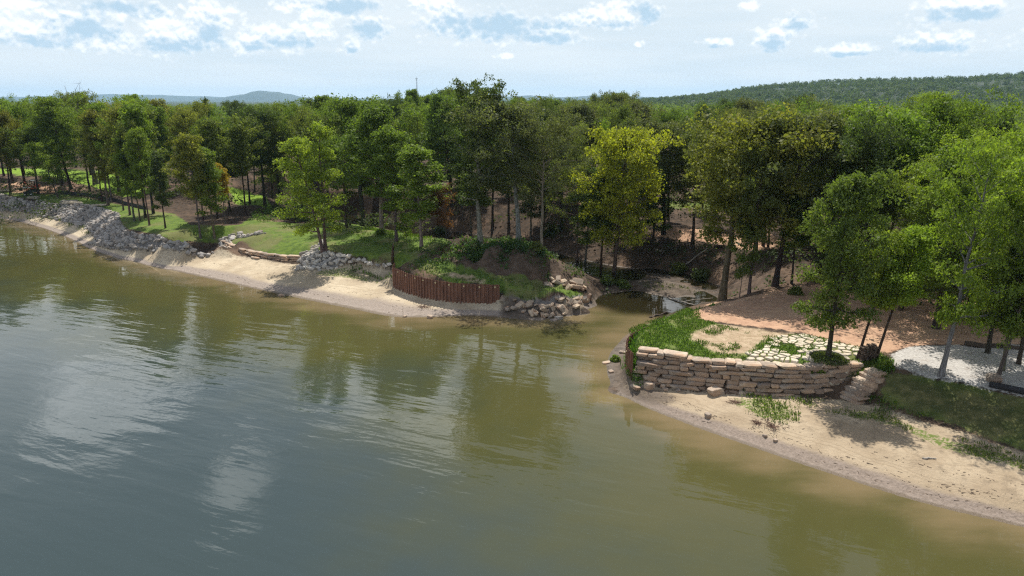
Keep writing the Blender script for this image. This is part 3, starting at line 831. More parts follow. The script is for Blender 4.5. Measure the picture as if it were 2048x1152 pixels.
proto('maple1', 11, H=15, base=0.22, Rad=3.9, shape='oval', limbs=34, subs=5, cl=0.48, n=58, leaf=0.215, tr=0.25, rise=0.5)
proto('maple2', 12, H=15, base=0.4, Rad=3.8, shape='oval', limbs=30, subs=5, cl=0.51, n=55, leaf=0.224, tr=0.22, rise=0.55)
proto('airy1', 21, H=17, base=0.2, Rad=4.4, shape='cone', limbs=34, subs=5, cl=0.55, n=42, leaf=0.224, tr=0.30, rise=0.42, sv=0.42, drop=0.18)
proto('airy2', 22, H=17, base=0.26, Rad=4.6, shape='vase', limbs=30, subs=5, cl=0.58, n=50, leaf=0.232, tr=0.28, rise=0.5, sv=0.42)
proto('oak1', 31, H=18, base=0.46, Rad=5.2, shape='round', limbs=34, subs=5, cl=0.66, n=53, leaf=0.258, tr=0.34, rise=0.55, wig=0.5)
proto('oak2', 32, H=18, base=0.5, Rad=5.0, shape='vase', limbs=30, subs=5, cl=0.64, n=50, leaf=0.258, tr=0.32, rise=0.6, wig=0.55)
proto('oak3', 33, H=18, base=0.44, Rad=5.4, shape='oval', limbs=34, subs=5, cl=0.70, n=53, leaf=0.267, tr=0.33, rise=0.5, wig=0.5)
proto('oak4', 34, H=18, base=0.52, Rad=4.6, shape='round', limbs=28, subs=5, cl=0.64, n=53, leaf=0.258, tr=0.30, rise=0.6, wig=0.6)
proto('round1', 41, H=16, base=0.28, Rad=4.6, shape='round', limbs=40, subs=5, cl=0.61, n=58, leaf=0.249, tr=0.26, rise=0.55, wig=0.3)
proto('slim1', 51, H=15, base=0.46, Rad=2.3, shape='oval', limbs=30, subs=3, cl=0.48, n=48, leaf=0.232, tr=0.17, rise=0.65, wig=0.3)
proto('slim2', 52, H=15, base=0.32, Rad=2.6, shape='cone', limbs=30, subs=3, cl=0.48, n=45, leaf=0.232, tr=0.17, rise=0.6, wig=0.4)
proto('slim3', 53, H=15, base=0.52, Rad=2.2, shape='vase', limbs=24, subs=3, cl=0.51, n=45, leaf=0.232, tr=0.16, rise=0.6, wig=0.4)
proto('tall1', 61, H=24, base=0.30, Rad=4.0, shape='vase', limbs=34, subs=5, cl=0.62, n=55, leaf=0.275, tr=0.42, rise=0.75, wig=0.9)
proto('cedar1', 71, H=10, base=0.06, Rad=1.3, shape='cone', limbs=40, subs=2, cl=0.33, n=55, leaf=0.172, tr=0.14, rise=0.9, sv=0.9)
proto('young1', 81, H=7, base=0.22, Rad=1.6, shape='oval', limbs=18, subs=3, cl=0.35, n=38, leaf=0.206, tr=0.08, rise=0.5)
proto('young2', 82, H=7, base=0.3, Rad=2.0, shape='vase', limbs=16, subs=3, cl=0.39, n=29, leaf=0.206, tr=0.07, rise=0.4)
proto('umbel1', 91, H=12, base=0.34, Rad=3.9, shape='vase', limbs=26, subs=5, cl=0.58, n=48, leaf=0.224, tr=0.2, rise=0.4, sv=0.4, wig=0.6)
proto('twin1', 92, H=17, base=0.2, Rad=4.0, shape='cone', limbs=38, subs=5, cl=0.56, n=48, leaf=0.232, tr=0.30, rise=0.42, forks=2, sv=0.45, drop=0.15)

# leaf colours (what the leaf itself has)
COL = dict(dark=(0.066, 0.094, 0.025), mid=(0.110, 0.156, 0.028), green=(0.134, 0.190, 0.028), bright=(0.175, 0.242, 0.030), lime=(0.200, 0.262, 0.034), olive=(0.122, 0.148, 0.034), grey=(0.105, 0.120, 0.046),
           yolive=(0.158, 0.165, 0.033), yellow=(0.290, 0.295, 0.030), gold=(0.32, 0.225, 0.024), red=(0.22, 0.07, 0.035), rust=(0.13, 0.06, 0.03), orange=(0.28, 0.125, 0.033))
WORD = dict(dark='dark green', mid='mid green', green='green', bright='bright green', lime='lime green', olive='olive green', grey='greyish green', yolive='yellowish olive', yellow='yellow', gold='golden', red='reddish', rust='rusty brown', orange='orange')
TRUNKC = dict(pale=(0.22, 0.195, 0.165), mid=(0.13, 0.105, 0.085), dark=(0.065, 0.05, 0.04))

def put_tree(base, H, W, kind, colr, bark, label, group, name='tree', lean=(0.0, 0.0), jit=0.1):
    """H total height, W full crown width, in metres"""
    pr = PROTO[kind]
    sz = H / pr['H']; sx = W * 0.46 / pr['R']
    sx = min(max(sx, sz * 0.55), sz * 1.8)
    rz = random.uniform(0, 6.28)
    q = Matrix.Rotation(lean[0], 4, 'Y') @ Matrix.Rotation(lean[1], 4, 'X') @ Matrix.Rotation(rz, 4, 'Z')
    o = empty(name, base, label, 'tree', group, q.to_euler(), (sx, sx, sz))
    t = link('trunk', pr['trunk'], o); t.color = (*[v * random.uniform(0.85, 1.15) for v in TRUNKC[bark]], 1)
    c = link('crown', pr['crown'], o)
    j = random.uniform(1 - jit, 1 + jit)
    c.color = (*[v * j * random.uniform(0.96, 1.04) for v in COL[colr]], 1)
    return o

def tree_px(px, py, top, width, kind, colr, bark, label, group='trees along the shore', name='tree', lean=0.0, topx=None, jit=0.06):
    b = G(px, py)
    dep = math.hypot(b.x, b.y)
    tx = px if topx is None else topx
    d = ray(tx, top); H = CAMZ + d.z / math.hypot(d.x, d.y) * dep - b.z
    depth = b.y * math.cos(PITCH) + (CAMZ - b.z - H / 2) * math.sin(PITCH)
    W = width / F * depth * (0.8 if kind.startswith('slim') and px < 520 else 1.0)
    ln = math.atan(((tx - px) / F * depth) / H) if topx is not None else lean
    return put_tree(b - Vector((0, 0, 0.05)), H, W, kind, colr, bark, label, group, name, (ln, 0.0), jit), b

# ---- the trees one can single out: base x, base y, top y, crown width, kind, colour, bark, label
SHORE_TREES = [
 # peninsula and right side
 (1656, 718, 326, 178, 'maple1', 'mid', 'dark', 'dark green full tree growing out of the round stone planter on the patio', {}),
 (1715, 717, 452, 130, 'slim3', 'bright', 'dark', 'thin leaning tree with yellow green leaves just left of the firewood stack', dict(topx=1762)),
 (1752, 716, 440, 120, 'slim1', 'lime', 'dark', 'thin lime green tree leaning hard over the right end of the firewood stack', dict(topx=1812)),
 (1882, 750, 262, 232, 'airy2', 'bright', 'pale', 'tall bright green tree with pale slender trunk at the edge of the white gravel', dict(topx=1930)),
 (1995, 756, 330, 150, 'airy2', 'green', 'mid', 'leaning green tree beside the flat stone on the white gravel', dict(topx=2040)),
 (1975, 706, 300, 140, 'airy1', 'bright', 'dark', 'bright green tree on the far edge of the gravel behind the leaning one', {}),
 (2004, 740, 470, 140, 'maple2', 'mid', 'mid', 'lower mid green tree tucked behind the leaning tree on the gravel', dict(topx=1998)),
 (2037, 728, 300, 160, 'airy2', 'green', 'dark', 'big green tree at the right edge of the picture on the gravel', {}),
 (2120, 760, 290, 260, 'airy2', 'bright', 'mid', 'bright green tree cut off by the right edge of the picture', {}),
 (1801, 619, 300, 195, 'airy2', 'bright', 'dark', 'wide bright green tree with a thick dark trunk on the orange clay', dict(topx=1830)),
 (1872, 655, 285, 210, 'airy1', 'green', 'dark', 'tall green tree with stout flared dark trunk behind the white gravel', {}),
 (1914, 616, 250, 210, 'airy2', 'bright', 'dark', 'bright green tree on the clay behind the pale slender trunk', {}),
 (1934, 642, 330, 190, 'maple2', 'green', 'dark', 'green tree with thin dark trunk at the back of the gravel', {}),
 (1550, 570, 205, 240, 'oak4', 'grey', 'dark', 'tall greyish oak on the near edge of the clay behind the patio tree', dict(topx=1575)),
 (1444, 600, 200, 260, 'oak1', 'yolive', 'mid', 'large yellowish olive oak with tall trunk at the mouth of the creek pool', dict(topx=1455)),
 (1498, 588, 262, 170, 'oak2', 'olive', 'mid', 'olive tree with straight trunk next right of the large oak at the pool', {}),
 (1479, 594, 430, 60, 'young2', 'mid', 'mid', 'thin young tree between the two big trunks beside the creek pool', {}),
 (1583, 568, 380, 90, 'slim1', 'mid', 'dark', 'thin dark trunked sapling on the clay edge left of the patio tree', {}),
 # creek
 (1228, 548, 246, 172, 'round1', 'yellow', 'mid', 'round yellow tree glowing among dark trees beside the creek', dict(topx=1246)),
 (1202, 543, 330, 110, 'slim3', 'dark', 'dark', 'slim dark green tree in front of the yellow tree beside the creek', {}),
 (1154, 526, 300, 130, 'oak2', 'olive', 'mid', 'olive tree standing left of the yellow tree beside the creek', {}),
 (1170, 529, 372, 70, 'slim2', 'mid', 'mid', 'slender leaning tree just left of the yellow tree', dict(topx=1182)),
 (1083, 508, 200, 170, 'oak2', 'grey', 'pale', 'grey green oak with pale crooked trunk at the right end of the bluff', {}),
 (1061, 492, 330, 90, 'slim1', 'grey', 'mid', 'thin greyish tree left of the pale crooked trunk on the bluff', {}),
 (1037, 490, 182, 190, 'oak1', 'grey', 'pale', 'tall grey green oak with straight pale trunk on top of the bluff', {}),
 (961, 482, 145, 130, 'tall1', 'dark', 'pale', 'tallest tree with dark ragged crown and thick pale trunk on the bluff', dict(topx=955)),
 (942, 471, 322, 90, 'slim3', 'mid', 'mid', 'small light crowned tree left of the thick pale trunk', {}),
 (893, 481, 365, 60, 'young2', 'rust', 'dark', 'small tree with rusty red autumn leaves near the creek bend', dict(topx=886)),
 (843, 494, 285, 110, 'slim2', 'green', 'pale', 'green tree with bare pale trunk on the grassy bank left of the bluff', {}),
 (813, 481, 422, 38, 'young1', 'bright', 'mid', 'little bright green sapling on the grassy bank', {}),
 (793, 482, 246, 100, 'slim2', 'green', 'mid', 'narrow green tree with pointed top right of the thick trunked one on the mound', {}),
 (764, 466, 200, 150, 'maple2', 'mid', 'pale', 'tall mid green tree with thick pale trunk on the grassy mound', {}),
 # lone tree on the rock bank
 (650, 506, 240, 146, 'twin1', 'lime', 'mid', 'lime green tree with twin trunk standing on the rock bank beside the beach', dict(topx=634)),
 (693, 456, 262, 110, 'oak4', 'mid', 'dark', 'mid green tree right behind the lime twin trunked tree', {}),
 (727, 446, 222, 110, 'slim2', 'olive', 'dark', 'olive tree between the lime tree and the grassy mound', {}),
 # left bank
 (401, 475, 262, 100, 'slim1', 'yolive', 'mid', 'tree with orange tinged olive crown at the brink of the rock bank', {}),
 (429, 476, 290, 90, 'slim2', 'green', 'mid', 'green tree at the brink of the rock bank right of the orange tinged one', {}),
 (451, 448, 322, 60, 'slim3', 'gold', 'mid', 'slight tree with golden leaves on the left lawn', {}),
 (407, 441, 280, 80, 'slim3', 'mid', 'dark', 'mid green tree on the lawn just behind the orange tinged one', {}),
 (435, 438, 232, 100, 'slim1', 'olive', 'dark', 'tall olive tree on the lawn behind the golden one', {}),
 (331, 456, 298, 62, 'slim2', 'dark', 'dark', 'dark ivy clad tree leafy down to the ground above the rock bank', {}),
 (299, 450, 250, 85, 'slim1', 'green', 'mid', 'green tree with long bare trunk nearest the dark ivy clad tree', {}),
 (280, 442, 236, 80, 'slim3', 'olive', 'mid', 'olive tree second from the dark ivy clad one going left', {}),
 (269, 443, 262, 80, 'slim2', 'green', 'mid', 'slender green tree at the inner corner of the rock bank', {}),
 (260, 430, 210, 95, 'slim1', 'yolive', 'mid', 'yellow olive tree behind the slender one at the corner of the rock bank', {}),
 (247, 421, 228, 75, 'slim3', 'green', 'mid', 'thin green tree just right of the end of the black silt fence gap', {}),
 (291, 436, 200, 110, 'slim1', 'green', 'dark', 'tall green tree on the lawn behind the row above the rock bank', {}),
 (307, 427, 205, 100, 'slim2', 'olive', 'dark', 'olive tree on the lawn behind the dark ivy clad tree', {}),
 (224, 405, 200, 90, 'slim1', 'green', 'mid', 'green tree standing over the middle of the black silt fence', {}),
 (217, 411, 215, 90, 'slim2', 'yolive', 'mid', 'yellow olive tree in front of the black silt fence', {}),
 (205, 404, 228, 80, 'slim3', 'olive', 'dark', 'olive tree at the left part of the black silt fence', {}),
 (116, 395, 276, 78, 'umbel1', 'bright', 'mid', 'low spreading bright green tree with leaning trunk above the rocks on the left', dict(topx=92)),
 (77, 388, 250, 90, 'oak4', 'mid', 'dark', 'mid green tree standing right beside the red digger', {}),
 (144, 382, 186, 120, 'oak4', 'green', 'dark', 'tall tree with thick dark leaning trunk in front of the dirt mound', dict(topx=122)),
 (125, 373, 190, 130, 'oak3', 'mid', 'dark', 'mid green tree with stout trunk left of the dirt mound', {}),
 (50, 368, 190, 110, 'oak3', 'green', 'dark', 'green tree left of the red digger on the orange soil', {}),
 (25, 366, 200, 110, 'oak4', 'green', 'dark', 'green tree second from the left edge of the picture', {}),
 (-4, 382, 190, 110, 'oak1', 'mid', 'dark', 'mid green tree cut off by the left edge of the picture', {}),
 (180, 384, 205, 110, 'oak2', 'green', 'dark', 'green tree just behind the left end of the black silt fence', {}),
 (238, 388, 195, 120, 'oak2', 'yolive', 'dark', 'yellowish olive tree in front of the bright field behind the silt fence', {}),
 (460, 422, 255, 90, 'slim1', 'dark', 'dark', 'dark tree right of the golden one by the bright grass patch', {}),
 (492, 431, 225, 100, 'slim3', 'olive', 'dark', 'olive tree at the foot of the bright grass patch', {}),
 (500, 408, 240, 110, 'oak2', 'mid', 'dark', 'mid green tree behind the bright grass patch', {}),
 (530, 412, 205, 120, 'oak4', 'dark', 'dark', 'dark green tree next to the hollow left of the lime tree', {}),
 (560, 405, 225, 120, 'oak1', 'olive', 'dark', 'olive tree over the hollow left of the lime tree', {}),
 (1526, 492, 235, 150, 'oak2', 'olive', 'dark', 'olive tree behind the gully in front of the orange ground', {}),
 (1512, 500, 300, 110, 'slim1', 'grey', 'dark', 'slim greyish tree at the head of the gully', {}),
 (1536, 494, 340, 90, 'slim3', 'mid', 'dark', 'slim mid green tree at the right lip of the gully', {}),
 (1327, 467, 225, 150, 'oak1', 'grey', 'dark', 'grey green oak across the creek right of the yellow tree', {}),
 (1305, 500, 330, 90, 'slim2', 'dark', 'dark', 'slim dark tree on the creek slope right of the yellow tree', {}),
 (1385, 486, 240, 150, 'oak3', 'olive', 'dark', 'broad olive oak across the creek left of the large pool oak', {}),
 (1123, 456, 235, 130, 'oak4', 'olive', 'dark', 'olive oak across the creek behind the pale crooked trunk', {}),
 (1018, 460, 222, 130, 'oak3', 'dark', 'dark', 'dark oak across the creek behind the pale straight trunk', {}),
 (985, 456, 240, 110, 'oak4', 'mid', 'dark', 'mid green oak across the creek right of the tallest tree', {}),
 (1700, 585, 210, 220, 'oak3', 'dark', 'dark', 'wide dark green oak behind the patio tree', {}),
 (1760, 560, 195, 220, 'oak1', 'green', 'dark', 'big green oak on the clay behind the thin leaning trees', {}),
 (1837, 549, 168, 220, 'oak3', 'green', 'dark', 'tallest green oak at the back of the clay on the right', dict(topx=1850)),
 (1640, 545, 235, 190, 'oak4', 'dark', 'dark', 'dark green oak left of the wide one behind the patio tree', {}),
 (1861, 544, 220, 180, 'oak2', 'bright', 'dark', 'bright oak just right of the tallest green oak', {}),
 (2000, 600, 235, 240, 'oak3', 'bright', 'dark', 'broad bright green oak behind the gravel near the right edge', {}),
]
for px, py, top, w, kind, colr, bark, lab, kw in SHORE_TREES:
    o, b = tree_px(px, py, top, w, kind, colr, bark, lab, **kw)
for i, (x_, y_, H_, kd, cl_, lab) in enumerate([(48, 46, 14, 'airy2', 'bright', 'bright green tree just outside the frame right of the gravel'), (56, 55, 15, 'maple2', 'green', 'green tree outside the frame behind the gravel'),
        (50, 62, 16, 'oak2', 'mid', 'mid green oak outside the frame beyond the gravel'), (64, 66, 16, 'oak3', 'green', 'green oak outside the frame at the end of the clay'), (66, 48, 14, 'airy1', 'bright', 'bright tree outside the frame at the far side of the lawn'),
        (72, 78, 17, 'oak1', 'mid', 'mid green oak outside the frame by the track'), (60, 36, 13, 'maple2', 'green', 'green tree outside the frame at the lower lawn')]):
    put_tree((x_, y_, ground(x_, y_) - 0.05), H_, H_ * 0.5, kd, cl_, 'dark', lab, 'trees along the shore')
TAKEN = [o.location.xy.copy() for o in C.objects if o.get('category') == 'tree']

# dead tree: bare limbs against the sky
def dead_tree(px, py, top, label):
    d = make_tree(301, H=16, base=0.45, Rad=3.2, shape='vase', limbs=18, subs=4, tr=0.42, rise=1.25, wig=0.8, n=1)
    v, f = d['trunk']
    b = Vector((*P(px, 356, 6.0), 0)); b.z = ground(b.x, b.y)
    dep = math.hypot(b.x, b.y); dd = ray(px, top)
    H = CAMZ + dd.z / math.hypot(dd.x, dd.y) * dep - b.z
    o = empty('dead_tree', b, label, 'tree', None, (0, 0, 1.0), (1.15, 1.15, H / float(v[:, 2].max())))
    t = link('trunk', mesh_np('trunk', v, f, smooth=True), o, BARK); t.color = (0.13, 0.11, 0.10, 1)
dead_tree(190, 356, 162, 'leafless dead tree with bare grey branches sticking up above the left forest')

# ---- forest behind: each tree of its own, heights follow the skyline
SKY_X = [-300, 0, 60, 150, 250, 350, 430, 480, 560, 640, 700, 760, 820, 880, 950, 1000, 1040, 1100, 1150, 1200, 1240, 1290, 1350, 1450, 1520, 1580, 1640, 1700, 1760, 1850, 1920, 1980, 2048, 2300]
SKY_Y = [190, 192, 190, 186, 193, 190, 200, 216, 205, 188, 196, 190, 186, 176, 172, 200, 190, 192, 186, 190, 182, 214, 218, 190, 196, 186, 206, 214, 222, 176, 205, 225, 232, 240]
LANDMARKS = [(40, 'the red digger'), (140, 'the dirt mound'), (235, 'the black silt fence'), (335, 'the dark ivy clad tree'), (440, 'the golden tree'), (540, 'the hollow'), (640, 'the lime twin trunked tree'),
             (765, 'the grassy mound'), (885, 'the rusty little tree'), (960, 'the tallest tree'), (1040, 'the pale straight trunk'), (1085, 'the pale crooked trunk'), (1240, 'the yellow tree'), (1330, 'the creek slope'), (1445, 'the large pool oak'), (1550, 'the gully'), (1650, 'the patio tree'),
             (1770, 'the thin leaning trees'), (1850, 'the tallest right hand oak'.replace('right hand ', 'clay side ')), (1930, 'the pale slender trunk'), (2030, 'the gravel')]
cand = []
rr = random.Random(5)
FIELD = PLAN['field'] + [PLAN['clay'][1], PLAN['clay'][2], PLAN['clay'][3]]
CREEKPTS = np.array([p[:2] for p in resample(creek_near, 2) + resample(creek_far, 2)])
tries = 0
placed = [tuple(v) for v in TAKEN]
def depth_lo(px):  # nearest distance of the closed forest for a direction
    return np.interp(px, [-300, 0, 300, 560, 700, 850, 1000, 1200, 1350, 1500, 1700, 1900, 2100], [172, 168, 160, 130, 112, 122, 116, 104, 100, 98, 88, 83, 78])
while len(cand) < 205 and tries < 9000:
    tries += 1
    px = rr.uniform(-60, 2110)
    lo = depth_lo(px)
    dd = lo + (212 - lo) * rr.random() ** 1.6
    a = pix_angles(px, 400)[2]; k = dd / math.hypot(a.x, a.y)
    x, y = a.x * k, a.y * k
    sep_ = 3.6 + 0.014 * dd
    if any((x - q[0]) ** 2 + (y - q[1]) ** 2 < sep_ ** 2 for q in placed): continue
    if any(in_poly(np.array([x]), np.array([y]), q)[0] for q in FIELD): continue
    if np.min(np.hypot(CREEKPTS[:, 0] - x, CREEKPTS[:, 1] - y)) < 3.0: continue
    if 1310 < px < 1440 and 122 < dd < 190: continue          # the open ground behind the pool
    placed.append((x, y)); cand.append((px, dd, x, y))
WEIGHT = {0: ['green', 'yolive', 'mid', 'green', 'olive'], 1: ['mid', 'olive', 'dark', 'green', 'mid'], 2: ['grey', 'dark', 'olive', 'grey', 'mid'], 3: ['mid', 'green', 'dark', 'bright', 'green']}
rec = []
for px, dd, x, y in cand:
    z = ground(x, y)
    ytop = np.interp(px, SKY_X, SKY_Y) + (rr.gauss(0, 5) if rr.random() < 0.45 else abs(rr.gauss(0, 1)) * 18 + (212 - dd) * 0.12)
    d = ray(px, ytop)
    H = CAMZ + d.z / math.hypot(d.x, d.y) * dd - z
    H = min(max(H, 9.5), 23.5)
    zone = 0 if px < 520 else 1 if px < 930 else 2 if px < 1620 else 3
    colr = rr.choice(WEIGHT[zone])
    kind = rr.choice(['oak1', 'oak2', 'oak3', 'oak4', 'maple2', 'airy2'] if zone != 0 else ['oak1', 'oak4', 'airy1', 'maple2', 'oak3'])
    rec.append([px, dd, x, y, z, H, colr, kind])
# a few that stand out
rec.append([824, 205, *[v * 205 / math.hypot(*ray(824, 300)[:2]) for v in ray(824, 300)[:2]], 6.0, 18.4, 'dark', 'cedar1'])
for px, yt, dd, colr, kind in [(1735, 210, 150, 'orange', 'young2'), (1708, 225, 140, 'gold', 'maple2'), (468, 198, 240, 'dark', 'round1'), (1232, 176, 170, 'dark', 'oak3'), (1215, 226, 128, 'bright', 'oak2'), (415, 190, 190, 'dark', 'cedar1'), (20, 184, 200, 'mid', 'oak2'), (155, 176, 190, 'olive', 'oak4')]:
    d = ray(px, yt); k = dd / math.hypot(d.x, d.y); x, y = d.x * k, d.y * k
    rec.append([px, dd, x, y, ground(x, y), CAMZ + d.z * k - ground(x, y), colr, kind])
# labels: colour, nearest landmark, and the rank by depth among those alike
bins = {}
for q in rec:
    near_ = min(LANDMARKS, key=lambda l: abs(l[0] - q[0]))
    side = 'straight behind' if abs(near_[0] - q[0]) < 14 else ('behind and left of' if q[0] < near_[0] else 'behind and right of')
    bins.setdefault((WORD[q[6]], side, near_[1]), []).append(q)
NTH = ['nearest', 'second nearest', 'third nearest', 'fourth nearest', 'fifth nearest', 'sixth nearest', 'seventh nearest']
for (wd, side, lm), qs in bins.items():
    qs.sort(key=lambda q: q[1])
    for i, q in enumerate(qs):
        kn = 'cedar' if q[7] == 'cedar1' else 'tree'
        size = 'tall ' if q[5] > 19 else 'low ' if q[5] < 13 else ''
        lab = f'{size}{wd} forest {kn} {side} {lm}'
        if len(qs) > 1: lab = f'{NTH[min(i, 6)]} {wd} forest {kn} {side} {lm}'.replace('straight behind', 'behind')
        W = q[5] * random.uniform(0.38, 0.56) * (0.4 if q[7] == 'cedar1' else 1)
        put_tree((q[2], q[3], q[4] - 0.1), q[5], W, q[7], q[6], 'dark', lab, 'trees of the forest behind', 'forest_tree', (random.gauss(0, .03), random.gauss(0, .03)), 0.14)

# ---- far woods: one mass each
def blob_trees(pts, hs, n, size, g, base_cut=0.35):
    """loose leafy mounds for trees too far to tell apart"""
    N = len(pts)
    c = np.repeat(pts, n, 0); h = np.repeat(hs, n)
    th = g.normal(size=(N * n, 3)); th /= np.linalg.norm(th, axis=1)[:, None]
    th[:, 2] = np.abs(th[:, 2]) * 1.0 - 0.25
    lob = 1 + 0.22 * np.sin(th[:, 0] * 4 + np.repeat(g.random(N) * 6, n)) + 0.15 * g.normal(size=N * n)
    r = 0.30 * h * lob
    p = c + th * np.stack([r, r, 0.42 * h * lob], 1)
    p[:, 2] += 0.58 * h
    nv = th + g.normal(size=(N * n, 3)) * 0.55 + np.array([0, 0, 0.25]); nv /= np.linalg.norm(nv, axis=1)[:, None]
    tg = np.cross(nv, g.normal(size=(N * n, 3))); tg /= np.linalg.norm(tg, axis=1)[:, None] + 1e-9
    bt = np.cross(nv, tg)
    L = (size * h / 14 * (0.6 + 0.8 * g.random(N * n)))[:, None]
    v = np.stack([p - tg * L, p + bt * L * .75, p + tg * L, p - bt * L * .75], 1).reshape(-1, 3)
    ti = np.clip(np.repeat(np.repeat(0.5 + 0.26 * g.normal(size=N), n) + g.normal(size=N * n) * 0.14, 4), 0, 1)
    hu = np.repeat(np.repeat(g.random(N), n), 4)
    return v, np.arange(N * n * 4).reshape(-1, 4), ti, hu

g_ = np.random.default_rng(99)
def woods(name, label, pts, hs, n, size, colr):
    v, f, ti, hu = blob_trees(pts, hs, n, size, g_)
    o = link(name, mesh_np(name, v, f, {'tint': ti, 'hue': hu}), None, LEAF)
    o.color = (*COL[colr], 1)
    tag(o, label, 'woodland', kind='stuff')
pts = []
while len(pts) < 3600:
    a = R(random.uniform(-42, 42)); d = 222 + 678 * random.random() ** 1.25
    pts.append((d * math.sin(a), d * math.cos(a), 0))
pts = np.array(pts); pts[:, 2] = [ground(x, y) for x, y, _ in pts]
hs = g_.uniform(7.5, 12.5, len(pts))
woods('distant_forest', 'flat sea of green treetops stretching away behind the nearer trees', pts, hs, 120, 0.62, 'mid')

def hill_h(x, y):
    """the long wooded ridge on the right"""
    q = x / np.maximum(y, 1) * 1450
    prof_ = np.interp(q, [-200, 150, 286, 389, 493, 600, 700, 800, 907, 1060, 1500, 2200], [0, 1, 7, 15, 29, 36, 40, 43, 47, 57, 72, 80])
    s = np.clip((y - 760) / 640, 0, 1); s = s * s * (3 - 2 * s)
    bk = np.clip((2400 - y) / 700, 0, 1)
    bumps = 4 * np.sin(x / 97.0 + 1.3 * np.sin(y / 130.0)) * np.sin(y / 151.0 + 0.7) + 2.2 * np.sin(x / 41.0 + y / 60.0)
    return 7.5 + (prof_ + bumps * np.clip(prof_ / 30, 0, 1)) * s * bk - 2.0 * (1 - s)
hx = np.arange(-500, 2300, 20.0); hy = np.arange(740, 2460, 20.0)
HX, HY = np.meshgrid(hx, hy); HZ = hill_h(HX, HY)
ii = np.arange(HX.size).reshape(HX.shape)
hq = np.stack([ii[:-1, :-1], ii[:-1, 1:], ii[1:, 1:], ii[1:, :-1]], -1).reshape(-1, 4)
hm = simple('wooded_hill', (0.02, 0.032, 0.012), (0.035, 0.05, 0.018), 0.02, obj=False)
o = link('hill', mesh_np('hill', np.stack([HX, HY, HZ], -1).reshape(-1, 3), hq, smooth=True), None, hm)
tag(o, 'long wooded ridge rising to the right', 'hill', kind='structure')
pts = []
while len(pts) < 7500:
    a = R(random.uniform(-14, 43)); d = 800 + 1150 * random.random() ** 0.9
    x, y = d * math.sin(a), d * math.cos(a)
    if y < 780 or y > 1720: continue
    pts.append((x, y, float(hill_h(x, y)) - 1))
pts = np.array(pts); hs = g_.uniform(9, 15.5, len(pts))
woods('hillside_forest', 'dark green wood covering the long ridge on the right', pts, hs, 64, 0.95, 'dark')

# far blue hills
def far_hill(name, label, x0, x1, y0, depth, fn, seed):
    xs = np.linspace(x0, x1, 260); ys = np.linspace(y0, y0 + depth, 24)
    X, Y = np.meshgrid(xs, ys)
    t = (Y - y0) / depth
    z = fn(X) * np.sin(np.clip(t * 2, 0, 1) * math.pi / 2)
    nn = np.array([[mnoise.fractal(Vector((a / 160, b / 260, seed)), 1, 2, 4) for a in xs] for b in ys])
    Z = z * (1 + 0.10 * nn) + nn * 5
    i = np.arange(X.size).reshape(X.shape)
    q = np.stack([i[:-1, :-1], i[:-1, 1:], i[1:, 1:], i[1:, :-1]], -1).reshape(-1, 4)
    o = link(name, mesh_np(name, np.stack([X, Y, Z], -1).reshape(-1, 3), q, smooth=False), None, hm)
    tag(o, label, 'hill', kind='structure')
def gz(x, c, w): return np.exp(-((x - c) / w) ** 2)
far_hill('hill', 'low blue line of hills on the horizon at the left', -10200, 1400, 9100, 1900,
         lambda x: 34 + 32 * gz(x, -7100, 1200) + 42 * gz(x, -5600, 850) + 30 * gz(x, -4400, 700) + 9 * np.sin(x / 500.0), 2.0)
far_hill('hill', 'blue rounded hill on the horizon behind the left forest', -4600, -1700, 8000, 900,
         lambda x: 12 + 92 * gz(x, -2930, 230) + 40 * gz(x, -3260, 240) + 42 * gz(x, -2640, 220), 5.0)
far_hill('hill', 'faint blue hills low on the horizon in the middle', -1500, 4400, 8400, 1200,
         lambda x: 36 + 34 * gz(x, 180, 430) + 42 * gz(x, 1200, 400) + 22 * gz(x, 2200, 500), 8.0)
#==SECTION3
# ------------------------------------------------------------------ stones
def cube_sphere(n):
    v = {}; vs = []; fs = []
    def vid(p):
        k = tuple(np.round(p, 4))
        if k not in v: v[k] = len(vs); vs.append(p)
        return v[k]
    g = np.linspace(-1, 1, n + 1)
    for ax in range(3):
        for sg in (-1, 1):
            for i in range(n):
                for j in range(n):
                    q = []
                    for a, b in ((i, j), (i + 1, j), (i + 1, j + 1), (i, j + 1)):
                        p = np.zeros(3); p[ax] = sg; p[(ax + 1) % 3] = g[a]; p[(ax + 2) % 3] = g[b]
                        q.append(vid(p))
                    fs.append(q if sg > 0 else q[::-1])
    return np.array(vs), np.array(fs)
CSV, CSF = cube_sphere(5)
CSV3, CSF3 = cube_sphere(3)
def stone_verts(dims, seed, rough=0.10, power=0.32, low=False):
    b = CSV3 if low else CSV
    p = b / np.linalg.norm(b, axis=1)[:, None]
    e = np.sign(p) * np.abs(p) ** power
    nrm = np.array([mnoise.fractal(Vector(q * 1.15 + seed * 3.7), 1.0, 2.0, 3) for q in p])
    n2 = np.array([mnoise.noise(Vector(q * 0.8 + seed * 9.1 + 50)) for q in p])
    e = e * (1 + rough * nrm + rough * 1.3 * n2)[:, None]
    sk = np.random.default_rng(seed + 5).normal(size=2) * 0.12
    e[:, 2] += e[:, 0] * sk[0]; e[:, 0] += e[:, 2] * sk[1]
    return e * np.array(dims) / 2
def rotz(v, a):
    c, s = math.cos(a), math.sin(a)
    return v @ np.array([[c, s, 0], [-s, c, 0], [0, 0, 1]])
def rot_any(v, g, amt):
    e = Matrix.Rotation(g.normal() * amt, 3, 'X') @ Matrix.Rotation(g.normal() * amt, 3, 'Y')
    return v @ np.array(e).T

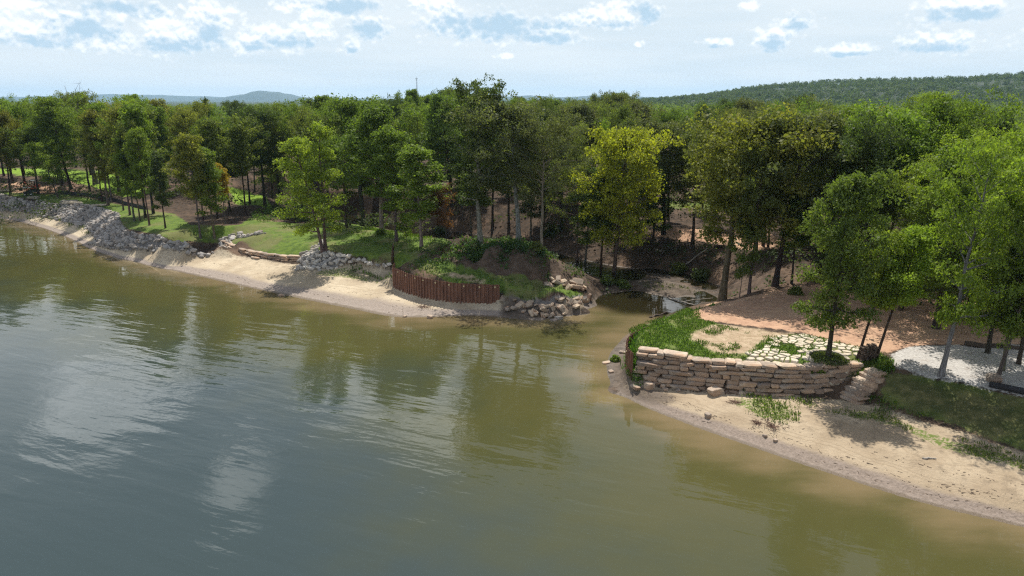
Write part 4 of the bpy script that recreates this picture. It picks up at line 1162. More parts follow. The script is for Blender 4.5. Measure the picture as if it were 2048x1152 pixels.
class Path:
    def __init__(s, pts):
        s.p = np.array([list(q[:3]) for q in pts], float)
        s.d = np.concatenate([[0], np.cumsum(np.linalg.norm(np.diff(s.p[:, :2], axis=0), axis=1))]); s.L = s.d[-1]
    def at(s, d):
        return np.array([np.interp(d, s.d, s.p[:, k]) for k in range(3)])
    def dir(s, d):
        a = s.at(max(0, d - 0.4)); b = s.at(min(s.L, d + 0.4)); t = (b - a)[:2]; return t / np.linalg.norm(t)

def stone_wall(name, label, path, top_fn, course, mean_len, depth, seed, group=None, batter=0.05, max_parts=98):
    g = np.random.default_rng(seed)
    p = Path(path); stones = []
    zmax = max(top_fn(d) for d in np.linspace(0, p.L, 40)); zmin = p.p[:, 2].min() - 0.15
    z = zmin; lvl = 0
    while z < zmax - 0.05:
        h = course * g.uniform(0.82, 1.2)
        d = -g.uniform(0, mean_len * 0.6)
        while d < p.L:
            ln = mean_len * np.exp(g.normal() * 0.38); ln = min(max(ln, 0.38), mean_len * 2.0)
            m = min(max(d + ln / 2, 0.1), p.L - 0.1)
            q = p.at(m); t = p.dir(m); nrm = np.array([-t[1], t[0]])
            hh = h * g.uniform(0.86, 1.08)
            if d + ln > 0.25 and z + h * 0.4 > q[2] - 0.1 and z + h * 0.75 < top_fn(m):
                dep = depth * g.uniform(0.8, 1.15)
                off = batter * lvl + dep / 2 - 0.12 + g.normal() * 0.09
                L_ = min(ln, p.L - d + 0.3) if d >= 0 else ln + d + 0.1
                c = np.array([q[0] + nrm[0] * off, q[1] + nrm[1] * off, z + h / 2 + g.normal() * 0.02])
                stones.append((c, (max(L_, 0.3) * 1.0, dep, hh * g.uniform(0.9, 1.02)), math.atan2(t[1], t[0]) + g.normal() * 0.05, int(g.integers(1e5))))
            d += ln
        z += h * 0.97; lvl += 1
    b = p.at(p.L / 2)
    o = empty(name, b, label, 'wall', group)
    stones.sort(key=lambda s_: -s_[1][0] * s_[1][2])
    rest = MB()
    for i, (c, dm, a, sd) in enumerate(stones):
        v = rotz(rot_any(stone_verts(dm, sd, 0.13, 0.36), np.random.default_rng(sd), 0.035), a)
        if i < max_parts:
            me = bpy.data.meshes.new('stone'); me.from_pydata(v.tolist(), [], CSF.tolist()); me.materials.append(SANDSTONE)
            s_ = link('stone', me, o); s_.location = c - b
        else: rest.add(v + (c - b), CSF)
    if rest.n:
        r = link('small_stone', rest.mesh('small_stone'), o, SANDSTONE); r['kind'] = 'stuff'
    return o, p

def pen_top(d): return float(np.interp(d, [0, 1.5, 3.5, 5, 12, 18, 21, 24], [3.42, 3.3, 3.2, 3.08, 3.0, 3.0, 3.0, 2.95]))
STW, STPATH = stone_wall('stone_wall', 'thick dry stacked wall of big tan stone slabs holding up the grassy point', STP, pen_top, 0.325, 1.05, 1.05, 3, batter=0.10)
LOWW, _ = stone_wall('low_stone_wall', 'low curved wall of flat tan stones at the top of the left beach', LOWP, lambda d: 1.95, 0.26, 1.15, 0.8, 8, batter=0.12, max_parts=60)

# backing soil behind the stones is the ground itself; steps at the right end
def steps():
    a = np.array([*P(1700, 803, 0.95), 0.95]); c = np.array([*P(1752, 748, 2.6), 2.6])
    o = empty('stone_steps', a, 'rough flight of stone slab steps at the right end of the stacked wall', 'steps')
    g = np.random.default_rng(4); n = 7
    t = (c - a)[:2]; ang = math.atan2(t[1], t[0]) - math.pi / 2
    for i in range(n):
        u = i / (n - 1)
        v = rotz(stone_verts((1.75 - 0.25 * u + g.normal() * 0.12, 0.95, 0.33), 70 + i, 0.07, 0.25), ang + g.normal() * 0.07)
        me = bpy.data.meshes.new('step'); me.from_pydata(v.tolist(), [], CSF.tolist()); me.materials.append(SANDSTONE)
        s_ = link('step', me, o); s_.location = (c - a) * u + np.array([g.normal() * 0.08, 0, 0.12])
    return o
steps()

def lone_rock(px, py, dims, label, m=None, seed=None, rz=None, name='rock', cat='rock', group=None, sink=0.25, zoff=None):
    b = G(px, py)
    seed = random.randint(0, 99999) if seed is None else seed
    v = rotz(rot_any(stone_verts(dims, seed, 0.16, 0.45), np.random.default_rng(seed), 0.1), random.uniform(0, 3) if rz is None else rz)
    me = bpy.data.meshes.new(name); me.from_pydata(v.tolist(), [], CSF.tolist())
    o = link(name, me, None, m or SANDSTONE)
    o.location = b + Vector((0, 0, dims[2] * (0.5 - sink)))
    return tag(o, label, cat, group)
for q in [
    (1271, 777, (0.9, 0.5, 0.3), 'flat pale stone at the foot of the left end of the stacked wall'),
    (1298, 776, (0.75, 0.6, 0.62), 'upright block of stone standing loose before the stacked wall'),
    (1331, 780, (0.45, 0.35, 0.25), 'small stone below the stacked wall right of the upright block'),
    (1357, 783, (0.36, 0.3, 0.2), 'smallest pale stone on the sand below the stacked wall'),
    (1431, 789, (1.15, 0.8, 0.7), 'white boulder leaning at the foot of the stacked wall'),
    (1416, 834, (0.42, 0.36, 0.36), 'single dark stone on the bare sand near the water'),
    (1530, 873, (0.34, 0.25, 0.2), 'little pale stone on the wet sand, upper of two'),
    (1551, 882, (0.3, 0.25, 0.2), 'little pale stone on the wet sand, lower of two'),
    (1213, 726, (0.7, 0.45, 0.2), 'flat brown stone on the mud left of the small shrub'),
    (1222, 744, (0.5, 0.4, 0.2), 'brown stone on the mud below the small shrub'),
    (1246, 706, (0.7, 0.4, 0.22), 'brown stone at the foot of the right steel wall'),
    (860, 637, (0.55, 0.5, 0.5), 'lone grey stone standing in the shallows before the left steel wall'),
    (810, 634, (0.4, 0.3, 0.22), 'small dark stone at the water edge before the left steel wall'),
    (562, 592, (0.9, 0.5, 0.3), 'pale flat stone at the water edge under the tree shadow'),
    (1987, 759, (1.3, 0.9, 0.42), 'flat tan slab on the white gravel at the leaning tree'),
    (1748, 712, (0.8, 0.6, 0.4), 'stone beside the firewood stack'),
]:
    lone_rock(*q)
for q in [(6, 384, (3.6, 1.0, 0.32), 'long pale slab on the brink of the rocks at the left edge'), (67, 398, (2.0, 1.1, 0.4), 'short tan slab on the brink of the rocks below the small cart'),
          (138, 405, (3.0, 0.9, 0.35), 'pale slab on the brink of the rocks, upper of a pair'), (146, 408, (3.1, 0.9, 0.35), 'pale slab on the brink of the rocks, lower of a pair'),
          (199, 413, (2.6, 0.7, 0.25), 'thin pale slab on the brink of the rocks before the silt fence')]:
    b = G(q[0], q[1])
    v = rotz(stone_verts(q[2], q[0], 0.06, 0.2), 0.18)
    me = bpy.data.meshes.new('stone_slab'); me.from_pydata(v.tolist(), [], CSF.tolist())
    o = link('stone_slab', me, None, FLAG); o.location = b + Vector((0, 0, 0.3)); tag(o, q[3], 'slab')

# ---- riprap: the nearest rocks each on its own, the rest one mass
ROCKS = [stone_verts((1, 0.8, 0.6), 200 + i, 0.22, 0.55, True) for i in range(8)]
def rock_points(poly, spacing, seed, wob=0.35):
    g = np.random.default_rng(seed)
    q = np.array(poly); lo, hi = q.min(0), q.max(0)
    X, Y = np.meshgrid(np.arange(lo[0], hi[0], spacing), np.arange(lo[1], hi[1], spacing))
    X = X.ravel() + g.normal(size=X.size) * spacing * wob; Y = Y.ravel() + g.normal(size=Y.size) * spacing * wob
    k = in_poly(X, Y, poly)
    return X[k], Y[k]
def rock_mass(name, label, pts, mtl, smin, smax, seed):
    g = np.random.default_rng(seed)
    V, Fs, T = [], [], []; n = 0
    for x, y in pts:
        s = smin * 0.75 + (smax * 1.25 - smin * 0.75) * g.random() ** 1.9
        m = Matrix.Rotation(g.random() * 6.28, 3, 'Z') @ Matrix.Rotation(g.normal() * 0.5, 3, 'X') @ Matrix.Rotation(g.normal() * 0.5, 3, 'Y')
        v = ROCKS[g.integers(8)] @ np.array(m).T * s
        V.append(v + np.array([x, y, ground(x, y) + s * 0.10])); Fs.append(CSF3 + n); n += len(v); T.append(np.full(len(v), g.random() ** 1.5))
    o = link(name, mesh_np(name, np.concatenate(V), np.concatenate(Fs), {'tone': np.concatenate(T)}), None, mtl)
    return tag(o, label, 'riprap', kind='stuff')
A1 = [p for p in PLAN['rock'][0]]
x, y = rock_points(A1, 0.40, 1)
k = (x > -135) & (x < 0)
rock_mass('riprap', 'long bank of grey riprap rocks above the left beach', list(zip(x[k], y[k])), RIPRAP, 0.32, 0.72, 2)
# arm of rocks running up the lawn from each end of the low wall
arm1 = [G(a, b).xy for a, b in ((437, 482), (470, 475), (530, 471), (531, 467), (480, 468), (437, 477))]
arm2 = [G(a, b).xy for a, b in ((592, 520), (600, 508), (622, 497), (645, 484), (652, 487), (632, 500), (615, 512), (606, 522))]
for i, (ar, lb) in enumerate(((arm1, 'narrow arm of grey rocks running up the lawn from the left end of the low wall'), (arm2, 'narrow arm of grey rocks running up the lawn from the right end of the low wall'))):
    x, y = rock_points([tuple(p) for p in ar], 0.42, 11 + i)
    rock_mass('riprap', lb, list(zip(x, y)), RIPRAP, 0.4, 0.75, 20 + i)
x, y = rock_points(PLAN['rock'][1], 0.40, 3)
order = np.argsort(y); x, y = x[order], y[order]
RM = []
for i in range(8):
    me = bpy.data.meshes.new('riprap_rock'); me.from_pydata(ROCKS[i].tolist(), [], CSF3.tolist()); me.materials.append(RIPRAP); RM.append(me)
g = np.random.default_rng(31)
NI = min(230, len(x))
for i in range(NI):
    o = link('riprap_rock', RM[i % 8]); s = g.uniform(0.34, 0.74)
    o.location = (x[i], y[i], ground(x[i], y[i]) + 0.1 * s); o.scale = (s, s, s); o.rotation_euler = (g.normal() * 0.5, g.normal() * 0.5, g.random() * 6.28)
    tag(o, 'grey riprap rock in the bank beside the twin trunked lime tree', 'rock', 'riprap rocks below the lime tree')
if len(x) > NI:
    rock_mass('riprap', 'upper rows of grey riprap beside the twin trunked lime tree', list(zip(x[NI:], y[NI:])), RIPRAP, 0.42, 0.85, 5)
# broken stone rubble round the end of the left point
UM = []
for i in range(10):
    v = stone_verts((1.0, 0.7, 0.38), 400 + i, 0.15, 0.35)
    me = bpy.data.meshes.new('rubble_stone'); me.from_pydata(v.tolist(), [], CSF.tolist()); me.materials.append(RUBBLE); UM.append(me)
def rubble(poly, sp, smin, smax, label, group, seed, tilt=0.5):
    g = np.random.default_rng(seed)
    x, y = rock_points([tuple(p) for p in poly], sp, seed)
    for a, b in zip(x, y):
        o = link('rubble_stone', UM[g.integers(10)]); s = g.uniform(smin, smax)
        o.location = (a, b, ground(a, b) + 0.19 * s); o.scale = (s, s * g.uniform(.8, 1.2), s); o.rotation_euler = (g.normal() * tilt, g.normal() * tilt, g.random() * 6.28)
        tag(o, label, 'stone', group)
def gp(*q): return [tuple(G(a, b)[:2]) for a, b in q]
rubble(gp((1003, 607), (1050, 609), (1110, 604), (1180, 600), (1190, 608), (1150, 622), (1120, 634), (1070, 634), (1010, 622)), 0.60, 0.38, 1.0, 'broken tan stone among the rubble at the water edge of the left point', 'rubble at the water edge of the left point', 41)
rubble(gp((1085, 571), (1110, 556), (1130, 552), (1150, 560), (1162, 576), (1130, 580)), 0.85, 0.6, 1.3, 'broken stone in the heap on top of the left point under the bluff', 'stone heap on the left point', 42)
rubble(gp((1130, 556), (1150, 560), (1180, 590), (1176, 597), (1150, 580)), 0.9, 0.4, 0.8, 'stone strung along the creek side edge of the left point', 'stones along the creek edge', 43, 0.3)
lone_rock(1118, 637, (1.0, 0.7, 0.5), 'dark wet rock in the water at the rubble of the left point', RIPRAP, sink=0.3)

# ------------------------------------------------------------------ steel sheet pile walls
def rust_material():
    m, t, out = mat('rusty_steel')
    v = objc(t)
    s = t.noise(t.vm('MULTIPLY', v, (1, 1, 0.18)), 3.2, 6, 0.65)
    n = t.noise(v, 1.1, 4, 0.6)
    c = t.mix(t.ss(s, 0.3, 0.7), (0.115, 0.058, 0.040), (0.235, 0.115, 0.072))
    c = t.mix(t.ss(n, 0.52, 0.72, 0, 0.6), c, (0.23, 0.12, 0.075))
    c = t.mix(t.ss(s, 0.64, 0.78, 0, 0.7), c, (0.07, 0.032, 0.026))
    principled(t, out, c, 0.8, s, 0.01, 0.3)
    return m
RUST = rust_material()
BRASS = simple('bolt_metal', (0.5, 0.4, 0.2), (0.6, 0.5, 0.3), 5)
def sheet_wall(name, label, path, zb, top_fn, period=0.42, depth=0.12, th=0.025, seed=1):
    g = np.random.default_rng(seed)
    p = Path(path); b = p.at(p.L / 2); b[2] = 0
    o = empty(name, b, label, 'steel wall')
    prof_ = [(0.0, 0), (0.30, 0), (0.42, 1), (0.58 + 0.30, 1)]
    pts = []; d = 0.0; pid = []
    k = 0
    while d < p.L:
        for u, s in ((0.0, 0), (0.36, 0), (0.5, 1), (0.86, 1)):
            dd = d + u * period
            if dd > p.L: break
            q = p.at(dd); t = p.dir(dd); nn = np.array([-t[1], t[0]])
            pts.append((q[0] + nn[0] * depth * (s - 0.5), q[1] + nn[1] * depth * (s - 0.5), nn, dd)); pid.append(k)
        d += period; k += 1
    jz = g.normal(size=k + 2) * 0.012
    V = []; n = len(pts)
    for j, (x_, y_, nn, dd) in enumerate(pts):
        zt = top_fn(dd / p.L) + jz[pid[j]]
        for s in (0, 1):
            V.append((x_ + nn[0] * th * s - b[0], y_ + nn[1] * th * s - b[1], zb)); V.append((x_ + nn[0] * th * s - b[0], y_ + nn[1] * th * s - b[1], zt))
    Fs = []
    for j in range(n - 1):
        a, c = j * 4, (j + 1) * 4
        Fs += [(a, c, c + 1, a + 1), (a + 2, a + 3, c + 3, c + 2), (a + 1, c + 1, c + 3, a + 3)]
    Fs += [(0, 1, 3, 2), (4 * n - 4, 4 * n - 2, 4 * n - 1, 4 * n - 3)]
    me = bpy.data.meshes.new('sheet_piling'); me.from_pydata(V, [], Fs); me.materials.append(RUST)
    link('sheet_piling', me, o)
    # tie bolts on the outer flanges
    bm_ = bpy.data.meshes.new('tie_bolt'); mb = MB(); mb.tube([(0, 0.02, 0), (0, -0.05, 0)], [0.055, 0.055], 8); mb.tube([(0, 0.0, 0), (0, -0.02, 0)], [0.1, 0.1], 8)
    bm_ = mb.mesh('tie_bolt'); bm_.materials.append(BRASS)
    d = 1.7
    while d < p.L - 0.5:
        dd = round(d / period) * period + 0.18 * period
        q = p.at(dd); t = p.dir(dd); nn = np.array([-t[1], t[0]])
        bo = link('tie_bolt', bm_, o); bo.location = (q[0] - nn[0] * depth * 0.5 - b[0], q[1] - nn[1] * depth * 0.5 - b[1], top_fn(dd / p.L) - 0.28); bo.rotation_euler = (0, 0, math.atan2(t[1], t[0]))
        d += 1.62
    return o
lw = [np.array([*P(790, 548, 1.9), 0])] + [np.array([q[0], q[1], 0]) for q in SPP]
sheet_wall('sheet_pile_wall', 'rusty brown corrugated steel pile wall curving round the left point', lw, -0.4, lambda u: 3.32 - 0.55 * u, seed=2)
sheet_wall('sheet_pile_wall', 'rusty steel pile wall rounding the tip of the grassy point on the right', [np.array([q[0], q[1], 0]) for q in SP2], -0.4, lambda u: 2.55 + 0.55 * u ** 4, seed=3)
# charred stub of timber at the left end of the steel wall
b = G(786, 541)
mb = MB(); mb.tube([(0, 0, -0.4), (0.05, 0, 0.9), (0.12, 0.02, 1.6), (0.2, 0, 2.1)], [0.2, 0.18, 0.14, 0.03], 7)
o = link('timber_stub', mb.mesh('timber_stub', True), None, simple('dark_timber', (0.03, 0.018, 0.012), (0.09, 0.05, 0.03), 6)); o.location = (b.x, b.y, ground(b.x, b.y + 0.6) - 0.2)
tag(o, 'dark jagged timber stub sticking up at the left end of the steel wall', 'post')

# ------------------------------------------------------------------ flagstone patio, planter, firewood
def clip_cell(c, others):
    poly = [np.array([x_, y_]) for x_, y_ in ((-1.4, -1.4), (1.4, -1.4), (1.4, 1.4), (-1.4, 1.4))]
    for o_ in others:
        d = o_ - c; L = np.linalg.norm(d); nrm = d / L; lim = L / 2 - 0.045
        out = []
        for i in range(len(poly)):
            a, b_ = poly[i], poly[(i + 1) % len(poly)]
            da, db = a @ nrm - lim, b_ @ nrm - lim
            if da <= 0: out.append(a)
            if (da < 0) != (db < 0): out.append(a + (b_ - a) * (da / (da - db)))
        poly = out
        if len(poly) < 3: return None
    return np.array(poly)
patio = gp((1492, 722), (1500, 708), (1525, 702), (1530, 684), (1548, 674), (1600, 675), (1612, 672), (1650, 680), (1690, 690), (1722, 700), (1732, 716), (1715, 726), (1690, 730), (1620, 740), (1560, 738), (1520, 733))
g = np.random.default_rng(12)
q_ = np.array(patio); lo, hi = q_.min(0) - 1, q_.max(0) + 1
cs = []
for i, yy in enumerate(np.arange(lo[1], hi[1], 0.52)):
    for xx in np.arange(lo[0] + (i % 2) * 0.36, hi[0], 0.72):
        cs.append((xx + g.normal() * 0.19, yy + g.normal() * 0.13))
cs = np.array(cs)
tc = G(1656, 718)
mb = MB()
hole = gp((1555, 684), (1590, 690), (1600, 703), (1580, 708), (1555, 698))
inside = in_poly(cs[:, 0], cs[:, 1], patio)
for i in np.where(inside)[0]:
    if math.hypot(cs[i][0] - tc.x, cs[i][1] - tc.y) < 1.75: continue
    if g.random() < 0.05 or in_poly(cs[i:i + 1, 0], cs[i:i + 1, 1], hole)[0]: continue
    d = np.linalg.norm(cs - cs[i], axis=1); oth = cs[(d > 0) & (d < 2.0)]
    cell = clip_cell(cs[i], oth)
    if cell is None or len(cell) < 3: continue
    cc = cell.mean(0); cell = cc + (cell - cc) * g.uniform(0.88, 1.0)
    n = len(cell); z0 = ground(*cs[i]) + 0.035 + g.normal() * 0.012
    tl = g.normal(size=2) * 0.02
    top = [(cs[i][0] + p_[0], cs[i][1] + p_[1], z0 + 0.06 + p_ @ tl) for p_ in cc + (cell - cc) * 0.93]
    mid_ = [(cs[i][0] + p_[0], cs[i][1] + p_[1], z0 + 0.03 + p_ @ tl) for p_ in cell]
    bot = [(cs[i][0] + p_[0], cs[i][1] + p_[1], z0 - 0.15) for p_ in cell]
    f = [tuple(range(n))] + [(j, n + j, n + (j + 1) % n, (j + 1) % n) for j in range(n)] + [(n + j, 2 * n + j, 2 * n + (j + 1) % n, n + (j + 1) % n) for j in range(n)]
    mb.add(top + mid_ + bot, f)
o = link('flagstone_patio', mb.mesh('flagstone_patio'), None, FLAG)
tag(o, 'pale flagstone paving with grassy joints behind the stacked stone wall', 'patio')

o = empty('stone_planter', tc, 'low round stone ring planted with ground cover round the dark patio tree', 'planter')
g = np.random.default_rng(14)
for i in range(17):
    a = i / 17 * 6.283
    v = rotz(stone_verts((0.56, 0.3, 0.2), 600 + i, 0.1, 0.4), a + math.pi / 2)
    me = bpy.data.meshes.new('stone'); me.from_pydata(v.tolist(), [], CSF.tolist()); me.materials.append(FLAG)
    s_ = link('stone', me, o); s_.location = (1.42 * math.cos(a), 1.42 * math.sin(a), ground(tc.x + 1.4 * math.cos(a), tc.y + 1.4 * math.sin(a)) - tc.z + 0.1)

# grass and ground cover made of blades
def tufts(xy, h, nb, seed, z=None, wid=0.02, spread=0.16):
    g = np.random.default_rng(seed)
    xy = np.asarray(xy, float); N = len(xy)
    zz = np.array([ground(a, b) for a, b in xy]) if z is None else np.asarray(z)
    base = np.repeat(np.column_stack([xy, zz - 0.02]), nb, 0)
    M_ = N * nb
    base[:, :2] += g.normal(size=(M_, 2)) * spread
    hh = h * np.repeat(g.uniform(0.45, 1.35, N), nb) * g.uniform(0.6, 1.1, M_)
    a = g.random(M_) * 6.283; ln = g.uniform(0.15, 0.75, M_)
    tip = base + np.column_stack([np.cos(a) * ln * hh, np.sin(a) * ln * hh, hh])
    sd = np.column_stack([-np.sin(a), np.cos(a), np.zeros(M_)]) * (wid + 0.05 * hh)[:, None]
    mid = base * 0.45 + tip * 0.55 + np.array([0, 0, 1]) * (hh * 0.12)[:, None]
    v = np.stack([base - sd, base + sd, mid + sd * 0.8, tip], 1).reshape(-1, 3)
    v4 = np.stack([base - sd * .6, mid + sd, tip, mid - sd], 1).reshape(-1, 3)
    ti = np.clip(np.repeat(np.repeat(0.5 + 0.22 * g.normal(size=N), nb) + 0.1 * g.normal(size=M_), 4), 0, 1)
    return v4, np.arange(M_ * 4).reshape(-1, 4), ti, np.repeat(g.random(M_), 4)
def grass(name, label, xy, h, nb, seed, colr, wid=0.02, spread=0.16, z=None):
    v, f, ti, hu = tufts(xy, h, nb, seed, z, wid, spread)
    o = link(name, mesh_np(name, v, f, {'tint': ti, 'hue': hu}), None, LEAF)
    o.color = (*colr, 1)
    return tag(o, label, 'grass', kind='stuff')
def scatter(poly, sp, seed, thr=None, fr=0.35):
    x, y = rock_points([tuple(p) for p in poly], sp, seed, 0.5)
    if thr is not None:
        k = np.array([mnoise.fractal(Vector((a * fr, b * fr, seed)), 1, 2, 3) > thr for a, b in zip(x, y)])
        x, y = x[k], y[k]
    return np.column_stack([x, y])
barep = [np.array(q) for q in PLAN['bare']]
GRASSC = (0.078, 0.135, 0.020)
xy = scatter(PLAN['grass'][0], 0.155, 51, -0.5, 0.6)
bm1 = np.zeros(len(xy), bool)
for q in PLAN['bare'][:3]: bm1 |= in_poly(xy[:, 0], xy[:, 1], q)
pm = in_poly(xy[:, 0], xy[:, 1], patio)
nz_ = np.array([mnoise.fractal(Vector((a * 0.5, b * 0.5, 4.0)), 1, 2, 3) for a, b in xy])
keep = (~bm1 | (nz_ > 0.28)) & (~pm | (nz_ > 0.12) | in_poly(xy[:, 0], xy[:, 1], hole)) & (np.hypot(xy[:, 0] - tc.x, xy[:, 1] - tc.y) > 1.5)
grass('grass', 'lush green grass covering the point above the stacked wall', xy[keep], 0.19, 5, 52, GRASSC, 0.022, 0.13)
edge = np.array([p_ for p_ in offset_path(SP2, 0.38)]); edge = np.repeat(edge, 22, 0) + np.random.default_rng(3).normal(size=(len(edge) * 22, 2)) * np.array([0.22, 0.3])
grass('grass', 'taller grass fringing the right steel wall', edge, 0.34, 6, 53, (0.07, 0.15, 0.02), 0.02, 0.15)
a_ = np.random.default_rng(5).random(420) * 6.283; r_2 = np.sqrt(np.random.default_rng(6).random(420)) * 1.35
pc = np.column_stack([tc.x + r_2 * np.cos(a_), tc.y + r_2 * np.sin(a_)])
grass('ground_cover', 'fine grey green ground cover filling the round planter', pc, 0.22, 7, 54, (0.10, 0.125, 0.045), 0.012, 0.12, z=tc.z + 0.28 - 0.14 * r_2 ** 2)
for lab, pxs, h, sp, thr, colr, sd in [
    ('weedy grass on the sand below the stacked wall', ((1440, 786), (1560, 794), (1640, 798), (1600, 842), (1545, 852), (1470, 815)), 0.28, 0.27, 0.0, (0.10, 0.145, 0.03), 61),
    ('broken band of weeds along the upper right beach', ((1640, 826), (1780, 848), (1900, 900), (2048, 940), (2200, 990), (2200, 965), (2048, 912), (1860, 858), (1740, 812)), 0.22, 0.29, -0.10, (0.12, 0.155, 0.035), 62),
    ('thick weeds at the foot of the stone steps and sloping lawn', ((1700, 806), (1745, 795), (1800, 818), (1860, 840), (1850, 850), (1770, 826)), 0.32, 0.24, -0.2, (0.085, 0.14, 0.025), 63),
    ('tall weeds beside the firewood and steps', ((1752, 735), (1762, 715), (1782, 722), (1786, 745), (1765, 757)), 0.45, 0.24, -0.4, (0.085, 0.15, 0.025), 64),
    ('green weeds at the foot of the rock bank by the left steel wall', ((680, 532), (725, 535), (785, 548), (784, 556), (720, 548), (670, 542)), 0.5, 0.4, -0.2, (0.075, 0.135, 0.022), 65),
    ('sparse weeds on the left beach near the steel wall', ((680, 545), (784, 556), (785, 574), (740, 566), (650, 548)), 0.25, 0.6, 0.05, (0.12, 0.16, 0.035), 66),
    ('yellowish weeds along the foot of the long rock bank', ((85, 431), (130, 440), (180, 458), (176, 470), (120, 448), (84, 436)), 0.5, 0.6, 0.0, (0.12, 0.15, 0.035), 67),
    ('grass behind the left steel wall', ((805, 535), (840, 520), (900, 540), (1000, 558), (1060, 566), (1170, 590), (1150, 600), (1060, 596), (1005, 590), (998, 571), (900, 563), (830, 548)), 0.25, 0.42, -0.25, (0.07, 0.115, 0.02), 68),
    ('weeds growing between the rubble on the left point', ((1010, 590), (1060, 586), (1120, 592), (1165, 598), (1110, 612), (1040, 610)), 0.4, 0.6, 0.12, (0.055, 0.095, 0.022), 70),
    ('thin grass on the sand bar in the creek', ((1275, 566), (1345, 570), (1405, 585), (1350, 592), (1290, 580)), 0.3, 0.5, -0.05, (0.075, 0.095, 0.028), 68),
    ('rough grass on the mound left of the bluff', ((690, 470), (740, 455), (840, 472), (870, 486), (830, 500), (740, 490)), 0.35, 0.5, -0.15, (0.10, 0.16, 0.025), 69),
]:
    grass('weeds' if 'weed' in lab else 'grass', lab, scatter(gp(*pxs), sp, sd, thr), h, 6, sd, colr, 0.022, 0.15)

def leafy(name, label, xy, h, cl, n, leaf, colr, seed, lift=0.5, cat='undergrowth'):
    g = np.random.default_rng(seed)
    c = np.array([[a, b, ground(a, b) + h * lift * g.uniform(0.3, 1.3)] for a, b in xy])
    v, f, ti, hu = leaf_arrays(c, 0.5 + 0.18 * g.normal(size=len(c)), n, cl, cl * 0.6, leaf, g)
    o = link(name, mesh_np(name, v, f, {'tint': ti, 'hue': hu}), None, LEAF)
    o.color = (*colr, 1)
    return tag(o, label, cat, kind='stuff')
leafy('ivy', 'dark green creeper spilling over the top of the earth bluff', scatter(gp((895, 490), (960, 484), (1010, 485), (1085, 503), (1105, 516), (1085, 528), (1040, 534), (1000, 538), (960, 530), (920, 518)), 0.55, 71, -0.12), 0.5, 0.45, 30, 0.24, (0.045, 0.092, 0.024), 72, 0.6)
IVT = [P(a, b, 5.2) for a, b in ((835, 486), (900, 479), (1000, 478), (1080, 496), (1105, 514), (1060, 508), (1000, 500), (900, 498), (835, 500))]
leafy('ivy', 'low green creeper and weeds on the crest of the bluff', scatter(IVT, 0.6, 83, -0.3), 0.4, 0.5, 26, 0.24, (0.07, 0.115, 0.026), 84, 0.5)
leafy('ivy', 'sparse creeper on the low end of the bluff beside the creek', scatter(gp((1090, 512), (1150, 540), (1190, 560), (1250, 560), (1255, 572), (1180, 585), (1150, 570)), 0.8, 73, -0.05), 0.5, 0.5, 24, 0.24, (0.06, 0.085, 0.028), 74, 0.5)
leafy('undergrowth', 'dark undergrowth on the far slope of the creek', scatter(gp((1050, 470), (1150, 490), (1290, 530), (1400, 545), (1445, 560), (1440, 500), (1350, 470), (1200, 440), (1050, 430)), 1.7, 75, -0.1), 1.3, 0.8, 26, 0.28, (0.045, 0.064, 0.024), 76, 0.6)
leafy('undergrowth', 'green vine covered hump behind the left lawn', scatter(gp((500, 432), (540, 420), (600, 415), (620, 425), (570, 440), (520, 445)), 0.9, 77, -0.3), 0.7, 0.55, 26, 0.28, (0.085, 0.14, 0.026), 78, 0.6)
leafy('undergrowth', 'undergrowth in the gully beside the clay', scatter(gp((1465, 590), (1490, 560), (1530, 530), (1580, 545), (1600, 560), (1540, 580)), 1.3, 79, 0.0), 0.8, 0.6, 26, 0.26, (0.06, 0.09, 0.026), 80, 0.5)
fp = []
rr2 = random.Random(8)
while len(fp) < 1500:
    px = rr2.uniform(-20, 2060); lo = depth_lo(px) - 12
    dd = lo + 100 * rr2.random() ** 1.3; a = ray(px, 400); k = dd / math.hypot(a.x, a.y); x, y = a.x * k, a.y * k
    if any(in_poly(np.array([x]), np.array([y]), q)[0] for q in FIELD): continue
    if np.min(np.hypot(CREEKPTS[:, 0] - x, CREEKPTS[:, 1] - y)) < 3.0: continue
    fp.append((x, y))
fp = np.array(fp)
leafy('undergrowth', 'scattered saplings and leaves low under the forest trees', fp, 3.0, 1.0, 30, 0.32, (0.058, 0.080, 0.026), 81, 0.7)

# small shrub on the mud and shrubs on the banks
def bush(px, py, wpx, colr, label, seed, hratio=0.9):
    b = G(px, py); r = wpx / F * math.hypot(b.x, b.y) / 2
    g = np.random.default_rng(seed)
    n = 26; th = g.normal(size=(n, 3)); th /= np.linalg.norm(th, axis=1)[:, None]; th[:, 2] = np.abs(th[:, 2]) * hratio * 1.3
    c = th * (g.random((n, 1)) ** 0.5) * r * 0.75 + np.array([0, 0, 0.1 * r])
    v, f, ti, hu = leaf_arrays(c, 0.5 + 0.15 * g.normal(size=n), 34, r * 0.26, r * 0.2, min(0.24, 0.12 + r * 0.08), g)
    o = empty('shrub', b, label, 'shrub')
    mb = MB()
    for k in range(6):
        a = g.random() * 6.28; mb.tube([(0, 0, -0.1), (math.cos(a) * r * .25, math.sin(a) * r * .25, r * .4), (math.cos(a) * r * .5, math.sin(a) * r * .5, r * 0.8)], [0.03, 0.022, 0.01], 5)
    t = link('stem', mb.mesh('stem'), o, BARK); t.color = (0.1, 0.08, 0.06, 1)
    c_ = link('foliage', mesh_np('foliage', v, f, {'tint': ti, 'hue': hu}), o, LEAF); c_.color = (*COL[colr], 1)
